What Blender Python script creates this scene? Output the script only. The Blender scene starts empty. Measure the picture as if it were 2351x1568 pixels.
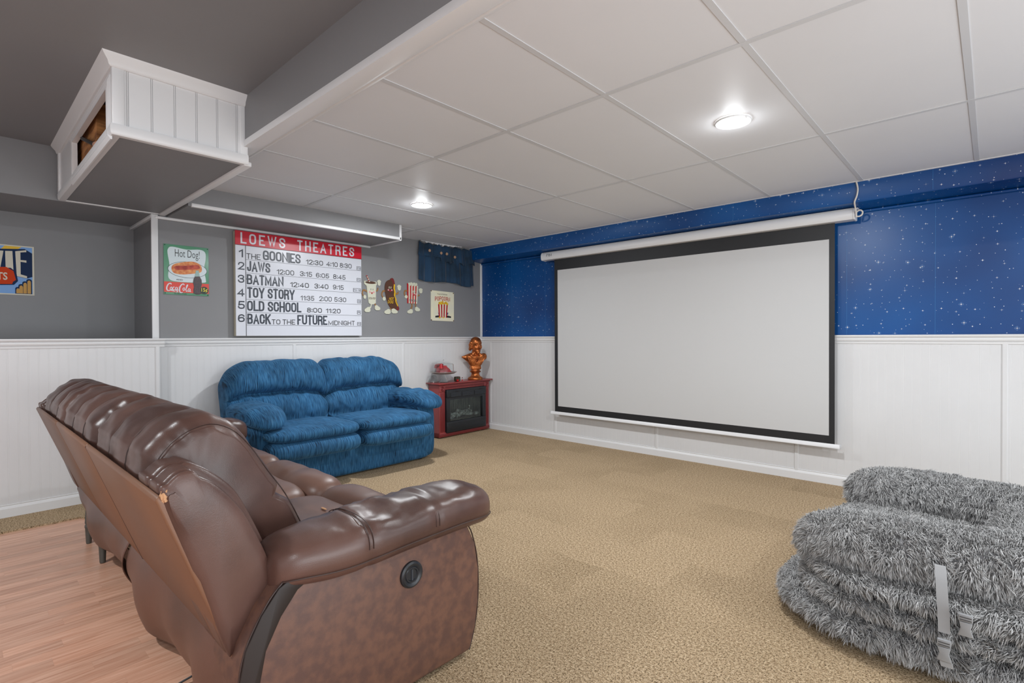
import bpy, bmesh, math, random
import numpy as np
from mathutils import Vector, Matrix, noise
random.seed(7); rng = np.random.default_rng(7)
S = bpy.context.scene
COL = S.collection
# ------------------------------------------------------------------ camera
cam_d = bpy.data.cameras.new('camera'); cam = bpy.data.objects.new('camera', cam_d); COL.objects.link(cam)
cam_d.sensor_width = 36.0; cam_d.lens = 1196.44/2351*36.0; cam_d.clip_start = 0.02
_y, _p, _r = math.radians(42.716), math.radians(-0.5248), math.radians(-0.2775)
_f = Vector((-math.sin(_y)*math.cos(_p), math.cos(_y)*math.cos(_p), math.sin(_p)))
_rt = Vector((math.cos(_y), math.sin(_y), 0)); _up = _rt.cross(_f)
_r2 = math.cos(_r)*_rt + math.sin(_r)*_up; _u2 = -math.sin(_r)*_rt + math.cos(_r)*_up
M4 = Matrix((( _r2.x, _u2.x, -_f.x, 4.782), (_r2.y, _u2.y, -_f.y, -4.618), (_r2.z, _u2.z, -_f.z, 1.149), (0, 0, 0, 1)))
cam.matrix_world = M4; S.camera = cam
# ------------------------------------------------------------------ view, world, lights
S.view_settings.view_transform = 'Standard'; S.view_settings.look = 'None'
S.view_settings.gamma = 1.0; S.view_settings.use_curve_mapping = False
S.view_settings.exposure = -0.05
W = bpy.data.worlds.new('world'); S.world = W; W.use_nodes = True
W.node_tree.nodes['Background'].inputs[0].default_value = (0.90, 0.955, 1.0, 1)
W.node_tree.nodes['Background'].inputs[1].default_value = 1.22
HC = 2.241
LAMPS = [(3.805, -1.89), (1.311, -1.952), (6.2, -1.9), (5.9, -0.6 - 3.9)]
def lamp(name, x, y, z, power, glow=1.6):
    d = bpy.data.lights.new(name, 'AREA'); d.shape = 'DISK'; d.size = 0.13; d.energy = power; d.color = (0.93, 0.97, 1.0)
    o = bpy.data.objects.new(name, d); COL.objects.link(o); o.location = (x, y, z-0.012)
    if glow:
        d = bpy.data.lights.new('bulb_glow', 'POINT'); d.energy = glow; d.shadow_soft_size = 0.045; d.color = (0.93, 0.97, 1.0)
        o = bpy.data.objects.new('bulb_glow', d); COL.objects.link(o); o.location = (x, y, z-0.040)
for (x, y, pw) in ((3.805, -1.89, 30), (1.311, -1.952, 28), (6.3, -1.9, 26)): lamp('bulb_light', x, y, HC, pw)
lamp('bulb_light', 2.2, -5.5, 2.48, 40, 6); lamp('bulb_light', 5.3, -5.5, 2.48, 36, 6)
# added unseen fill panel beside the camera, aimed up to brighten the ceiling
d = bpy.data.lights.new('fill_light', 'AREA'); d.shape = 'RECTANGLE'; d.size = 3.2; d.size_y = 1.6; d.energy = 80; d.color = (0.91, 0.96, 1.0)
o = bpy.data.objects.new('fill_light', d); COL.objects.link(o); o.location = (6.75, -3.6, 0.85)
o.rotation_euler = Vector((-1, 0.12, 0.62)).to_track_quat('-Z', 'Y').to_euler()

# ------------------------------------------------------------------ helpers
def lin(c):
    return tuple(((v/255)/12.92 if v/255 <= 0.04045 else ((v/255+0.055)/1.055)**2.4) for v in c) + (1.0,)
def N(nt, t, **kw):
    n = nt.nodes.new(t)
    for k, v in kw.items():
        if k.startswith('i_'): n.inputs[int(k[2:])].default_value = v
        else: setattr(n, k, v)
    return n
def mat(name, rgb, rough=0.6, metal=0.0, spec=0.5, var=0.0, vscale=8, bump=0.0, bscale=200, bdist=0.002, stretch=(1, 1, 1), rgb2=None, coat=0, sheen=0, detail=4, bstretch=(1, 1, 1), lohi=(0.35, 0.65)):
    m = bpy.data.materials.new(name); m.use_nodes = True; nt = m.node_tree; b = nt.nodes['Principled BSDF']
    b.inputs['Roughness'].default_value = rough; b.inputs['Metallic'].default_value = metal
    b.inputs['Specular IOR Level'].default_value = spec
    if coat: b.inputs['Coat Weight'].default_value = coat
    if sheen:
        b.inputs['Sheen Weight'].default_value = sheen; b.inputs['Sheen Roughness'].default_value = 0.4
    c = lin(rgb); b.inputs['Base Color'].default_value = c
    m.diffuse_color = c
    if var or rgb2 or bump:
        tc = N(nt, 'ShaderNodeNewGeometry')
    if var or rgb2:
        mp = N(nt, 'ShaderNodeMapping'); mp.inputs['Scale'].default_value = stretch
        nz = N(nt, 'ShaderNodeTexNoise'); nz.inputs['Scale'].default_value = vscale; nz.inputs['Detail'].default_value = detail
        rp = N(nt, 'ShaderNodeValToRGB')
        c2 = lin(rgb2) if rgb2 else tuple(v*(1-var) for v in c[:3])+(1,)
        rp.color_ramp.elements[0].position = lohi[0]; rp.color_ramp.elements[1].position = lohi[1]
        rp.color_ramp.elements[0].color = c2; rp.color_ramp.elements[1].color = c
        nt.links.new(tc.outputs['Position'], mp.inputs[0]); nt.links.new(mp.outputs[0], nz.inputs['Vector'])
        nt.links.new(nz.outputs['Fac'], rp.inputs[0]); nt.links.new(rp.outputs[0], b.inputs['Base Color'])
    if bump:
        mp2 = N(nt, 'ShaderNodeMapping'); mp2.inputs['Scale'].default_value = bstretch
        n2 = N(nt, 'ShaderNodeTexNoise'); n2.inputs['Scale'].default_value = bscale; n2.inputs['Detail'].default_value = 3
        bp = N(nt, 'ShaderNodeBump'); bp.inputs['Strength'].default_value = bump; bp.inputs['Distance'].default_value = bdist
        nt.links.new(tc.outputs['Position'], mp2.inputs[0]); nt.links.new(mp2.outputs[0], n2.inputs['Vector'])
        nt.links.new(n2.outputs['Fac'], bp.inputs['Height']); nt.links.new(bp.outputs[0], b.inputs['Normal'])
    return m
def emis(name, rgb, s):
    m = bpy.data.materials.new(name); m.use_nodes = True; b = m.node_tree.nodes['Principled BSDF']
    b.inputs['Base Color'].default_value = lin(rgb); b.inputs['Emission Color'].default_value = lin(rgb); b.inputs['Emission Strength'].default_value = s
    return m
def glass(name, tint=(255, 255, 255), rough=0.0, ior=1.45):
    m = bpy.data.materials.new(name); m.use_nodes = True; b = m.node_tree.nodes['Principled BSDF']
    b.inputs['Base Color'].default_value = lin(tint); b.inputs['Transmission Weight'].default_value = 1.0
    b.inputs['Roughness'].default_value = rough; b.inputs['IOR'].default_value = ior
    return m
class MB:
    """collects vertices and faces of one mesh"""
    def __init__(s): s.v = []; s.f = []; s.mi = []
    def add(s, vs, fs, mi=0):
        o = len(s.v); s.v += [tuple(v) for v in vs]; s.f += [tuple(i+o for i in f) for f in fs]; s.mi += [mi]*len(fs); return s
    def box(s, a, b, mi=0):
        x0, x1 = sorted((a[0], b[0])); y0, y1 = sorted((a[1], b[1])); z0, z1 = sorted((a[2], b[2]))
        return s.add([(x0,y0,z0),(x1,y0,z0),(x1,y1,z0),(x0,y1,z0),(x0,y0,z1),(x1,y0,z1),(x1,y1,z1),(x0,y1,z1)],
                     [(0,3,2,1),(4,5,6,7),(0,1,5,4),(1,2,6,5),(2,3,7,6),(3,0,4,7)], mi)
    def prism(s, poly, a, b, fn, mi=0):
        """poly of 2D points between depths a and b; fn(p,q,d)->xyz"""
        n = len(poly); vs = [fn(p[0], p[1], a) for p in poly]+[fn(p[0], p[1], b) for p in poly]
        fs = [tuple(range(n))[::-1], tuple(range(n, 2*n))]+[(i, (i+1) % n, n+(i+1) % n, n+i) for i in range(n)]
        return s.add(vs, fs, mi)
    def grid(s, pts, cu=False, cv=False, mi=0):
        nu, nv = len(pts), len(pts[0]); vs = [p for r in pts for p in r]; fs = []
        for i in range(nu-(0 if cu else 1)):
            for j in range(nv-(0 if cv else 1)):
                a, b = i, (i+1) % nu; c, d = j, (j+1) % nv
                fs.append((a*nv+c, b*nv+c, b*nv+d, a*nv+d))
        return s.add(vs, fs, mi)
    def tube(s, pts, r, n=8, mi=0, caps=True):
        pts = [Vector(p) for p in pts]; rows = []; up = None
        for i, p in enumerate(pts):
            t = (pts[min(i+1, len(pts)-1)]-pts[max(i-1, 0)]).normalized()
            if up is None: up = t.orthogonal().normalized()
            up = (up - t*up.dot(t)).normalized(); sd = t.cross(up)
            rr = r[i] if isinstance(r, (list, tuple)) else r
            rows.append([p+rr*(math.cos(2*math.pi*k/n)*up+math.sin(2*math.pi*k/n)*sd) for k in range(n)])
        o = len(s.v); s.grid(rows, cv=True, mi=mi)
        if caps:
            s.f += [tuple(o+k for k in range(n))[::-1], tuple(o+(len(pts)-1)*n+k for k in range(n))]; s.mi += [mi, mi]
        return s
    def lathe(s, prof, c, n=32, mi=0, M=None):
        rows = []
        for r, z in prof:
            row = []
            for k in range(n):
                p = Vector((r*math.cos(2*math.pi*k/n), r*math.sin(2*math.pi*k/n), z))
                if M: p = M @ p
                row.append(p+Vector(c))
            rows.append(row)
        return s.grid(rows, cv=True, mi=mi)
    def sq(s, c, h, n=3.0, k=10, mi=0, fn=None, M=None):
        """superellipsoid: half sizes h, exponent n, k cuts per cube side"""
        idx = {}; vs = []; fs = []
        def vid(p):
            key = tuple(round(q*k) for q in p)
            if key not in idx:
                d = Vector(p).normalized(); e = n if isinstance(n, (tuple, list)) else (n, n, n)
                m_ = sum(abs(d[i])**e[i] for i in range(3)) if e[0] == e[1] == e[2] else None
                if m_ is not None: r = m_**(-1.0/e[0])
                else:
                    lo, hi = 0, 2
                    for _ in range(30):
                        mid = (lo+hi)/2
                        if sum((abs(d[i])*mid)**e[i] for i in range(3)) > 1: hi = mid
                        else: lo = mid
                    r = lo
                q = Vector((d.x*r*h[0], d.y*r*h[1], d.z*r*h[2])); 
                if fn: q = fn(q, d)
                if M: q = M @ q
                idx[key] = len(vs); vs.append(q+Vector(c))
            return idx[key]
        for ax in range(3):
            for sg in (-1, 1):
                for i in range(k):
                    for j in range(k):
                        q = []
                        for (a, b) in ((i, j), (i+1, j), (i+1, j+1), (i, j+1)):
                            p = [0, 0, 0]; p[ax] = sg; p[(ax+1) % 3] = 2*a/k-1; p[(ax+2) % 3] = 2*b/k-1; q.append(vid(p))
                        fs.append(tuple(q) if sg > 0 else tuple(q[::-1]))
        return s.add(vs, fs, mi)
    def mesh(s, name, mats, smooth=None, bevel=0, seg=2, subsurf=0):
        me = bpy.data.meshes.new(name); me.from_pydata([tuple(v) for v in s.v], [], s.f)
        for m in (mats if isinstance(mats, (list, tuple)) else [mats]): me.materials.append(m)
        me.polygons.foreach_set('material_index', s.mi); me.validate()
        bm = bmesh.new(); bm.from_mesh(me)
        bmesh.ops.recalc_face_normals(bm, faces=bm.faces)
        if bevel: bmesh.ops.bevel(bm, geom=[e for e in bm.edges if len(e.link_faces) == 2 and e.calc_face_angle(0) > 0.6], offset=bevel, segments=seg, affect='EDGES', profile=0.5, clamp_overlap=True)
        bm.to_mesh(me); bm.free()
        if smooth or bevel:
            me.polygons.foreach_set('use_smooth', [True]*len(me.polygons)); me.set_sharp_from_angle(angle=math.radians(smooth or 50))
        me.update(); return me
    def ob(s, name, mats, parent=None, **kw):
        return link(name, s.mesh(name, mats, **kw), parent)
def link(name, me, parent=None):
    o = bpy.data.objects.new(name, me); COL.objects.link(o)
    if parent is not None:
        o.parent = parent; o.matrix_parent_inverse = Matrix.Translation(parent.matrix_world.translation if False else wloc(parent)).inverted()
    return o
def wloc(o):
    v = Vector(o.location); p = o.parent
    while p is not None: p = p.parent; 
    return v if o.parent is None else Vector((0, 0, 0))+Vector(ROOTLOC.get(o.name, (0, 0, 0)))
ROOTLOC = {}
def tag(o, label=None, cat=None, group=None, kind=None):
    if label: o['label'] = label
    if cat: o['category'] = cat
    if group: o['group'] = group
    if kind: o['kind'] = kind
    return o
def thing(name, loc, label, cat, group=None):
    o = bpy.data.objects.new(name, None); COL.objects.link(o); o.location = loc; o.empty_display_size = 0.1
    return tag(o, label, cat, group)
def struct(o): o['kind'] = 'structure'; return o
def catmull(pts, n, closed=True):
    P = [Vector(p) for p in pts]; m = len(P); out = []
    segs = m if closed else m-1
    for s_ in range(segs):
        p0, p1, p2, p3 = (P[(s_-1) % m], P[s_], P[(s_+1) % m], P[(s_+2) % m]) if closed else (P[max(s_-1, 0)], P[s_], P[s_+1], P[min(s_+2, m-1)])
        for k in range(n):
            t = k/n
            out.append(0.5*((2*p1)+(p2-p0)*t+(2*p0-5*p1+4*p2-p3)*t*t+(3*p1-p0-3*p2+p3)*t**3))
    if not closed: out.append(P[-1])
    return out
X = lambda p, q, d: (d, p, q)      # polygon in (y,z), depth along x
Y = lambda p, q, d: (p, d, q)      # polygon in (x,z), depth along y
Z = lambda p, q, d: (p, q, d)
def nz(p, s=1.0, o=0): return noise.noise(Vector((p[0]*s+o, p[1]*s+o*1.7, p[2]*s-o)))

# ------------------------------------------------------------------ materials
white = mat('white paint', (216, 216, 217), 0.42, var=0.03, vscale=3)
whitetrim = mat('white trim paint', (224, 224, 225), 0.35)
ceilw = mat('white ceiling panel', (218, 219, 222), 0.5, spec=0.35, var=0.02, vscale=2, bump=0.15, bscale=60, bdist=0.0008)
grid_m = mat('ceiling grid white', (200, 201, 203), 0.4)
gapm = mat('shadow joint', (120, 120, 120), 0.8)
grey = mat('grey wall paint', (132, 132, 134), 0.55, var=0.04, vscale=2.5, bump=0.1, bscale=90, bdist=0.0006)
carpet_m = None

def carpet_mat():
    m = bpy.data.materials.new('beige carpet'); m.use_nodes = True; nt = m.node_tree; b = nt.nodes['Principled BSDF']; L = nt.links.new
    b.inputs['Roughness'].default_value = 1.0; b.inputs['Specular IOR Level'].default_value = 0.1
    g = N(nt, 'ShaderNodeNewGeometry')
    n1 = N(nt, 'ShaderNodeTexNoise'); n1.inputs['Scale'].default_value = 95; n1.inputs['Detail'].default_value = 8; n1.inputs['Roughness'].default_value = 0.85
    n2 = N(nt, 'ShaderNodeTexNoise'); n2.inputs['Scale'].default_value = 1.6; n2.inputs['Detail'].default_value = 3
    n3 = N(nt, 'ShaderNodeTexNoise'); n3.inputs['Scale'].default_value = 9; n3.inputs['Detail'].default_value = 4
    L(g.outputs['Position'], n1.inputs['Vector']); L(g.outputs['Position'], n2.inputs['Vector']); L(g.outputs['Position'], n3.inputs['Vector'])
    r = N(nt, 'ShaderNodeValToRGB'); e = r.color_ramp.elements
    e[0].position = 0.36; e[0].color = lin((66, 48, 30)); e[1].position = 0.62; e[1].color = lin((220, 198, 166))
    x = e.new(0.47); x.color = lin((170, 144, 112))
    L(n1.outputs['Fac'], r.inputs[0])
    # nap patches left by the vacuum: rectangular strips brushed one way or the other
    br = N(nt, 'ShaderNodeTexBrick'); br.inputs['Scale'].default_value = 1.0
    br.inputs['Brick Width'].default_value = 0.62; br.inputs['Row Height'].default_value = 0.34; br.inputs['Mortar Size'].default_value = 0.0
    br.inputs['Color1'].default_value = (1, 1, 1, 1); br.inputs['Color2'].default_value = (0.74, 0.73, 0.70, 1); br.inputs['Bias'].default_value = -0.25
    wv = N(nt, 'ShaderNodeVectorMath', operation='SCALE'); wv.inputs['Scale'].default_value = 0.10
    ad = N(nt, 'ShaderNodeVectorMath', operation='ADD')
    L(n3.outputs['Color'], wv.inputs[0]); L(g.outputs['Position'], ad.inputs[0]); L(wv.outputs[0], ad.inputs[1]); L(ad.outputs[0], br.inputs['Vector'])
    mk = N(nt, 'ShaderNodeMapRange'); mk.inputs['From Min'].default_value = 0.36; mk.inputs['From Max'].default_value = 0.6
    L(n2.outputs['Fac'], mk.inputs['Value'])
    mx = N(nt, 'ShaderNodeMix', data_type='RGBA'); mx.inputs['A'].default_value = (1, 1, 1, 1)
    L(mk.outputs[0], mx.inputs['Factor']); L(br.outputs['Color'], mx.inputs['B'])
    m2 = N(nt, 'ShaderNodeMix', data_type='RGBA', blend_type='MULTIPLY'); m2.inputs['Factor'].default_value = 0.8
    L(r.outputs[0], m2.inputs['A']); L(mx.outputs['Result'], m2.inputs['B']); L(m2.outputs['Result'], b.inputs['Base Color'])
    n5 = N(nt, 'ShaderNodeTexNoise'); n5.inputs['Scale'].default_value = 190; n5.inputs['Detail'].default_value = 2; L(g.outputs['Position'], n5.inputs['Vector'])
    m5 = N(nt, 'ShaderNodeMapRange'); m5.inputs['From Min'].default_value = 0.36; m5.inputs['From Max'].default_value = 0.50; m5.inputs['To Min'].default_value = 0.52; m5.inputs['To Max'].default_value = 1.08; L(n5.outputs['Fac'], m5.inputs['Value'])
    h5 = N(nt, 'ShaderNodeHueSaturation'); L(m5.outputs[0], h5.inputs['Value']); L(m2.outputs['Result'], h5.inputs['Color']); L(h5.outputs[0], b.inputs['Base Color'])
    bp = N(nt, 'ShaderNodeBump'); bp.inputs['Strength'].default_value = 0.9; bp.inputs['Distance'].default_value = 0.006
    L(n1.outputs['Fac'], bp.inputs['Height']); L(bp.outputs[0], b.inputs['Normal'])
    return m
carpet_m = carpet_mat()
def wood_mat():
    m = bpy.data.materials.new('laminate wood'); m.use_nodes = True; nt = m.node_tree; b = nt.nodes['Principled BSDF']; L = nt.links.new
    b.inputs['Roughness'].default_value = 0.3; b.inputs['Specular IOR Level'].default_value = 0.45
    g = N(nt, 'ShaderNodeNewGeometry'); oi = N(nt, 'ShaderNodeObjectInfo')
    cb = N(nt, 'ShaderNodeVectorMath', operation='ADD'); sc = N(nt, 'ShaderNodeVectorMath', operation='SCALE'); sc.inputs['Scale'].default_value = 9.0
    vv = N(nt, 'ShaderNodeCombineXYZ'); L(oi.outputs['Random'], vv.inputs[0]); L(oi.outputs['Random'], vv.inputs[1])
    L(vv.outputs[0], sc.inputs[0]); L(g.outputs['Position'], cb.inputs[0]); L(sc.outputs[0], cb.inputs[1])
    mp = N(nt, 'ShaderNodeMapping'); mp.inputs['Scale'].default_value = (26, 1.7, 1); L(cb.outputs[0], mp.inputs[0])
    n = N(nt, 'ShaderNodeTexNoise'); n.inputs['Scale'].default_value = 2.2; n.inputs['Detail'].default_value = 6; n.inputs['Distortion'].default_value = 0.9; L(mp.outputs[0], n.inputs['Vector'])
    r = N(nt, 'ShaderNodeValToRGB'); e = r.color_ramp.elements
    e[0].position = 0.3; e[0].color = lin((196, 142, 114)); e[1].position = 0.7; e[1].color = lin((226, 180, 154))
    L(n.outputs['Fac'], r.inputs[0])
    mr = N(nt, 'ShaderNodeMapRange'); mr.inputs['To Min'].default_value = 0.86; mr.inputs['To Max'].default_value = 1.06; L(oi.outputs['Random'], mr.inputs['Value'])
    hs = N(nt, 'ShaderNodeHueSaturation'); L(mr.outputs[0], hs.inputs['Value']); L(r.outputs[0], hs.inputs['Color']); L(hs.outputs[0], b.inputs['Base Color'])
    return m
wood_m = wood_mat()
def star_mat():
    """printed wallpaper: blue sky with small stars, some with a cross flare and a faint ring"""
    m = bpy.data.materials.new('blue star wallpaper'); m.use_nodes = True; nt = m.node_tree; b = nt.nodes['Principled BSDF']; L = nt.links.new
    b.inputs['Roughness'].default_value = 0.34; b.inputs['Specular IOR Level'].default_value = 0.45
    g = N(nt, 'ShaderNodeNewGeometry'); sp = N(nt, 'ShaderNodeSeparateXYZ'); L(g.outputs['Position'], sp.inputs[0])
    def MT(op, a, c=None, d=None):
        n = N(nt, 'ShaderNodeMath', operation=op)
        for i, v in enumerate((a, c, d)):
            if v is None: continue
            if isinstance(v, (int, float)): n.inputs[i].default_value = v
            else: L(v, n.inputs[i])
        return n.outputs[0]
    zz = MT('SUBTRACT', sp.outputs[2], sp.outputs[1])
    total = None; ringt = None
    for (scale, keep, core, arm, ring, seed) in ((17, 0.15, 0.0016, 0, 0, 1), (10, 0.3, 0.0021, 0.010, 0, 5), (6.5, 0.45, 0.0026, 0.017, 0.011, 9)):
        cb = N(nt, 'ShaderNodeCombineXYZ'); L(MT('MULTIPLY_ADD', sp.outputs[0], scale, seed*3.3), cb.inputs[0]); L(MT('MULTIPLY_ADD', zz, scale, seed*7.1), cb.inputs[1])
        vo = N(nt, 'ShaderNodeTexVoronoi', voronoi_dimensions='2D'); vo.inputs['Scale'].default_value = 1.0; vo.inputs['Randomness'].default_value = 0.9
        L(cb.outputs[0], vo.inputs['Vector'])
        df = N(nt, 'ShaderNodeVectorMath', operation='SUBTRACT'); L(cb.outputs[0], df.inputs[0]); L(vo.outputs['Position'], df.inputs[1])
        s2 = N(nt, 'ShaderNodeSeparateXYZ'); L(df.outputs[0], s2.inputs[0])
        ax = MT('DIVIDE', MT('ABSOLUTE', s2.outputs[0]), scale); ay = MT('DIVIDE', MT('ABSOLUTE', s2.outputs[1]), scale)
        dist = MT('SQRT', MT('ADD', MT('MULTIPLY', ax, ax), MT('MULTIPLY', ay, ay)))
        cs = N(nt, 'ShaderNodeSeparateColor'); L(vo.outputs['Color'], cs.inputs[0])
        on = MT('GREATER_THAN', cs.outputs[0], keep)
        siz = MT('MULTIPLY_ADD', cs.outputs[1], 0.9, 0.45)
        c_ = MT('SUBTRACT', 1.6, MT('DIVIDE', dist, MT('MULTIPLY', siz, core))); c_ = MT('MINIMUM', MT('MAXIMUM', c_, 0.0), 1.0)
        v = MT('MULTIPLY', c_, MT('MULTIPLY_ADD', cs.outputs[2], 0.6, 0.4))
        if arm:
            for (p, q) in ((ax, ay), (ay, ax)):
                a1 = MT('MAXIMUM', MT('SUBTRACT', 1.0, MT('DIVIDE', p, arm)), 0.0); a2 = MT('MAXIMUM', MT('SUBTRACT', 1.0, MT('DIVIDE', q, 0.0012)), 0.0)
                v = MT('MAXIMUM', v, MT('MULTIPLY', MT('MULTIPLY', a1, a2), cs.outputs[1]))
        v = MT('MULTIPLY', v, on)
        total = v if total is None else MT('MAXIMUM', total, v)
        if ring:
            rr = MT('MAXIMUM', MT('SUBTRACT', 1.0, MT('DIVIDE', MT('ABSOLUTE', MT('SUBTRACT', dist, ring)), 0.0013)), 0.0)
            ringt = MT('MULTIPLY', MT('MULTIPLY', rr, on), MT('MULTIPLY', MT('GREATER_THAN', cs.outputs[1], 0.5), 0.35))
    n = N(nt, 'ShaderNodeTexNoise'); n.inputs['Scale'].default_value = 1.1; n.inputs['Detail'].default_value = 2; L(g.outputs['Position'], n.inputs['Vector'])
    r = N(nt, 'ShaderNodeValToRGB'); e = r.color_ramp.elements
    e[0].position = 0.3; e[0].color = lin((3, 48, 104)); e[1].position = 0.7; e[1].color = lin((8, 84, 152)); L(n.outputs['Fac'], r.inputs[0])
    mx = N(nt, 'ShaderNodeMix', data_type='RGBA'); mx.inputs['B'].default_value = lin((110, 175, 235)); L(ringt, mx.inputs['Factor']); L(r.outputs[0], mx.inputs['A'])
    m2 = N(nt, 'ShaderNodeMix', data_type='RGBA'); m2.inputs['B'].default_value = (1, 1, 1, 1); L(total, m2.inputs['Factor']); L(mx.outputs['Result'], m2.inputs['A'])
    L(m2.outputs['Result'], b.inputs['Base Color'])
    return m
star_m = star_mat()

# ------------------------------------------------------------------ room shell
XR, YB = 6.9, -6.6        # how far the room goes on beside and behind the camera
floor = struct(MB().box((-0.9, YB, -0.12), (XR, 0.05, -0.022)).ob('floor', mat('concrete', (120, 112, 104), 0.9)))
seamm = mat('wallpaper seam', (36, 108, 168), 0.4)
# carpet: room side of y=-3.86 plus the strip along the left wall
def carpet():
    b = MB(); pts = []
    # fuzzy cut edge of the strip and of the boundary
    e1 = [(0.452+0.012*nz((0, k*0.05, 0), 9), -4.05-(k*0.04)) for k in range(int((-YB-4.05)/0.04))]
    top = [(0.10, YB)]+[]
    poly = [(0.0, 0.0), (0.0, YB)]+[(x, y) for x, y in e1[::-1]]
    poly += [(0.485, -4.03)]+[(0.485+0.03*k, -3.95+0.008*nz((k*.3, 0, 1), 3)) for k in range(1, int((XR-0.5)/0.03))]+[(XR, -3.95), (XR, 0.0)]
    bm = bmesh.new(); vs = [bm.verts.new((x, y, 0.0)) for x, y in poly]
    f = bm.faces.new(vs); bmesh.ops.recalc_face_normals(bm, faces=[f])
    if f.normal.z < 0: f.normal_flip()
    r = bmesh.ops.extrude_face_region(bm, geom=[f]); 
    for g in r['geom']:
        if isinstance(g, bmesh.types.BMVert): g.co.z -= 0.014
    bmesh.ops.recalc_face_normals(bm, faces=bm.faces)
    me = bpy.data.meshes.new('carpet'); bm.to_mesh(me); bm.free(); me.materials.append(carpet_m)
    return link('carpet', me, floor)
carpet()
# wood floorboards, laid along y
def boards():
    w = 0.0655; x = 0.44; i = 0; cache = {}
    while x < 3.05:
        y = -5.55 + random.random()*0.4
        y0 = -5.6
        while y0 < -3.96:
            ln = random.choice([0.31, 0.42, 0.55, 0.68]); 
            if y0 == -5.6: ln *= random.uniform(0.4, 1)
            y1 = min(y0+ln, -3.955)
            if y1-y0 > 0.03:
                g = 0.0009 if i % 3 == 0 else 0.0001
                b = MB().box((x+g, y0+0.0001, -0.020), (x+w-0.0001, y1-0.0001, -0.0105))
                b.ob('floorboard', wood_m, floor)
            y0 = y1
        x += w; i += 1
boards()
wf = MB()
wf.box((0.44, YB, -0.021), (3.05, -5.6, -0.0105)); wf.box((3.05, YB, -0.021), (XR, -3.955, -0.0105)); wf.box((0.44, -5.6, -0.0215), (3.05, -3.955, -0.0125))
wf.ob('wood_flooring', wood_m, floor)

# left wall (with the signs)
wall_left = MB()
wall_left.box((-0.12, -3.52, 0), (0, 0.12, 2.36)); wall_left.box((-0.79, YB, -0.02), (0.10, -3.52, 1.14)); wall_left.box((-0.79, YB, 1.14), (-0.67, -3.52, 2.6))
wall_left.box((-0.79, -3.52, 1.0), (-0.12, -3.45, 2.3))
wall_left = struct(wall_left.ob('wall_left', grey))
wall_right = MB()
wall_right.box((0, 0, 0), (XR, 0.12, 2.36)); wall_right = struct(wall_right.ob('wall_right', star_m))
struct(MB().box((-0.79, YB-0.12, -0.02), (XR, YB, 2.6)).ob('wall_back', white))
# soffit of the right wall, papered
sof = MB(); sof.prism([(-0.205, 2.244), (-0.205, 2.107), (-0.2, 2.098), (-0.13, 2.088), (0.0, 2.078), (0.0, 2.244)], 0.0, XR, X)
struct(sof.ob('soffit', star_m, smooth=30))
MB().tube([(0, -0.012, 2.066), (XR, -0.012, 2.066)], 0.011, 8).ob('cove_moulding', star_m, wall_right, smooth=60)
for x in (0.518, 1.037, 3.967, 4.488): MB().box((x-0.0009, -0.0006, 1.15), (x+0.0009, 0.0, 2.07)).ob('wallpaper_seam', seamm, wall_right)
for x in (3.2, 4.488): MB().box((x-0.0009, -0.2056, 2.107), (x+0.0009, -0.205, 2.24)).ob('wallpaper_seam', seamm, wall_right)
def beads(b, s0, s1, fn, z0, z1, pitch=0.0508, d=0.0006, base=0.006):
    """beadboard sheet: profile along s extruded in z; fn(s,depth,z)->xyz, depth out of the wall"""
    prof = [(s0, 0), (s0, base)]; s = s0+pitch*0.5
    while s < s1-0.012:
        prof += [(s-0.005, base), (s-0.0035, base-d), (s-0.002, base), (s+0.002, base), (s+0.0035, base-d), (s+0.005, base)]; s += pitch
    prof += [(s1, base), (s1, 0)]
    n = len(prof); vs = [fn(p, q, z0) for p, q in prof]+[fn(p, q, z1) for p, q in prof]
    fs = [(i, i+1, n+i+1, n+i) for i in range(n-1)]
    return b.add(vs, fs)
LW = lambda s, d, z: (d, s, z)           # left wall plane x=0
LW2 = lambda s, d, z: (0.10+d, s, z)     # its forward part near the camera
RW = lambda s, d, z: (s, -d, z)
for a, c, f in ((-1.21, 0.0, LW), (-2.43, -1.21, LW), (-3.52, -2.43, LW), (-4.74, -3.52, LW2), (-5.96, -4.74, LW2), (YB, -5.96, LW2)):
    beads(MB(), a+0.001, c-0.001, f, 0.0, 1.10).ob('wainscot_panel', white, wall_left)
rx = [0.0, 1.177, 2.409, 3.625, 4.838, 6.05, XR]
for a, c in zip(rx, rx[1:]):
    beads(MB(), a+0.001, c-0.001, RW, 0.0, 1.10).ob('wainscot_panel', white, wall_right)
def batten(fn, s, par, w=0.032, d=0.0125, z0=0.06, z1=1.09):
    p = [(s-w/2, 0), (s-w/2, d-0.004), (s-w/2+0.006, d), (s+w/2-0.006, d), (s+w/2, d-0.004), (s+w/2, 0)]
    b = MB(); n = len(p); b.add([fn(q[0], q[1], z0) for q in p]+[fn(q[0], q[1], z1) for q in p], [(i, i+1, n+i+1, n+i) for i in range(n-1)])
    return b.ob('batten', white, par)
for s in (-1.21, -2.43): batten(LW, s, wall_left)
for s in (-3.535, -4.74): batten(LW2, s, wall_left)
for s in rx[1:-1]: batten(RW, s, wall_right)
batten(RW, 0.085, wall_right, w=0.17, d=0.009)
RAIL = [(0, 1.086), (0.012, 1.086), (0.014, 1.098), (0.010, 1.100), (0.011, 1.104), (0.020, 1.106), (0.024, 1.116), (0.024, 1.122), (0.018, 1.125), (0.020, 1.130), (0.030, 1.134), (0.034, 1.142), (0.034, 1.147), (0.030, 1.150), (0, 1.150)]
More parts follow.
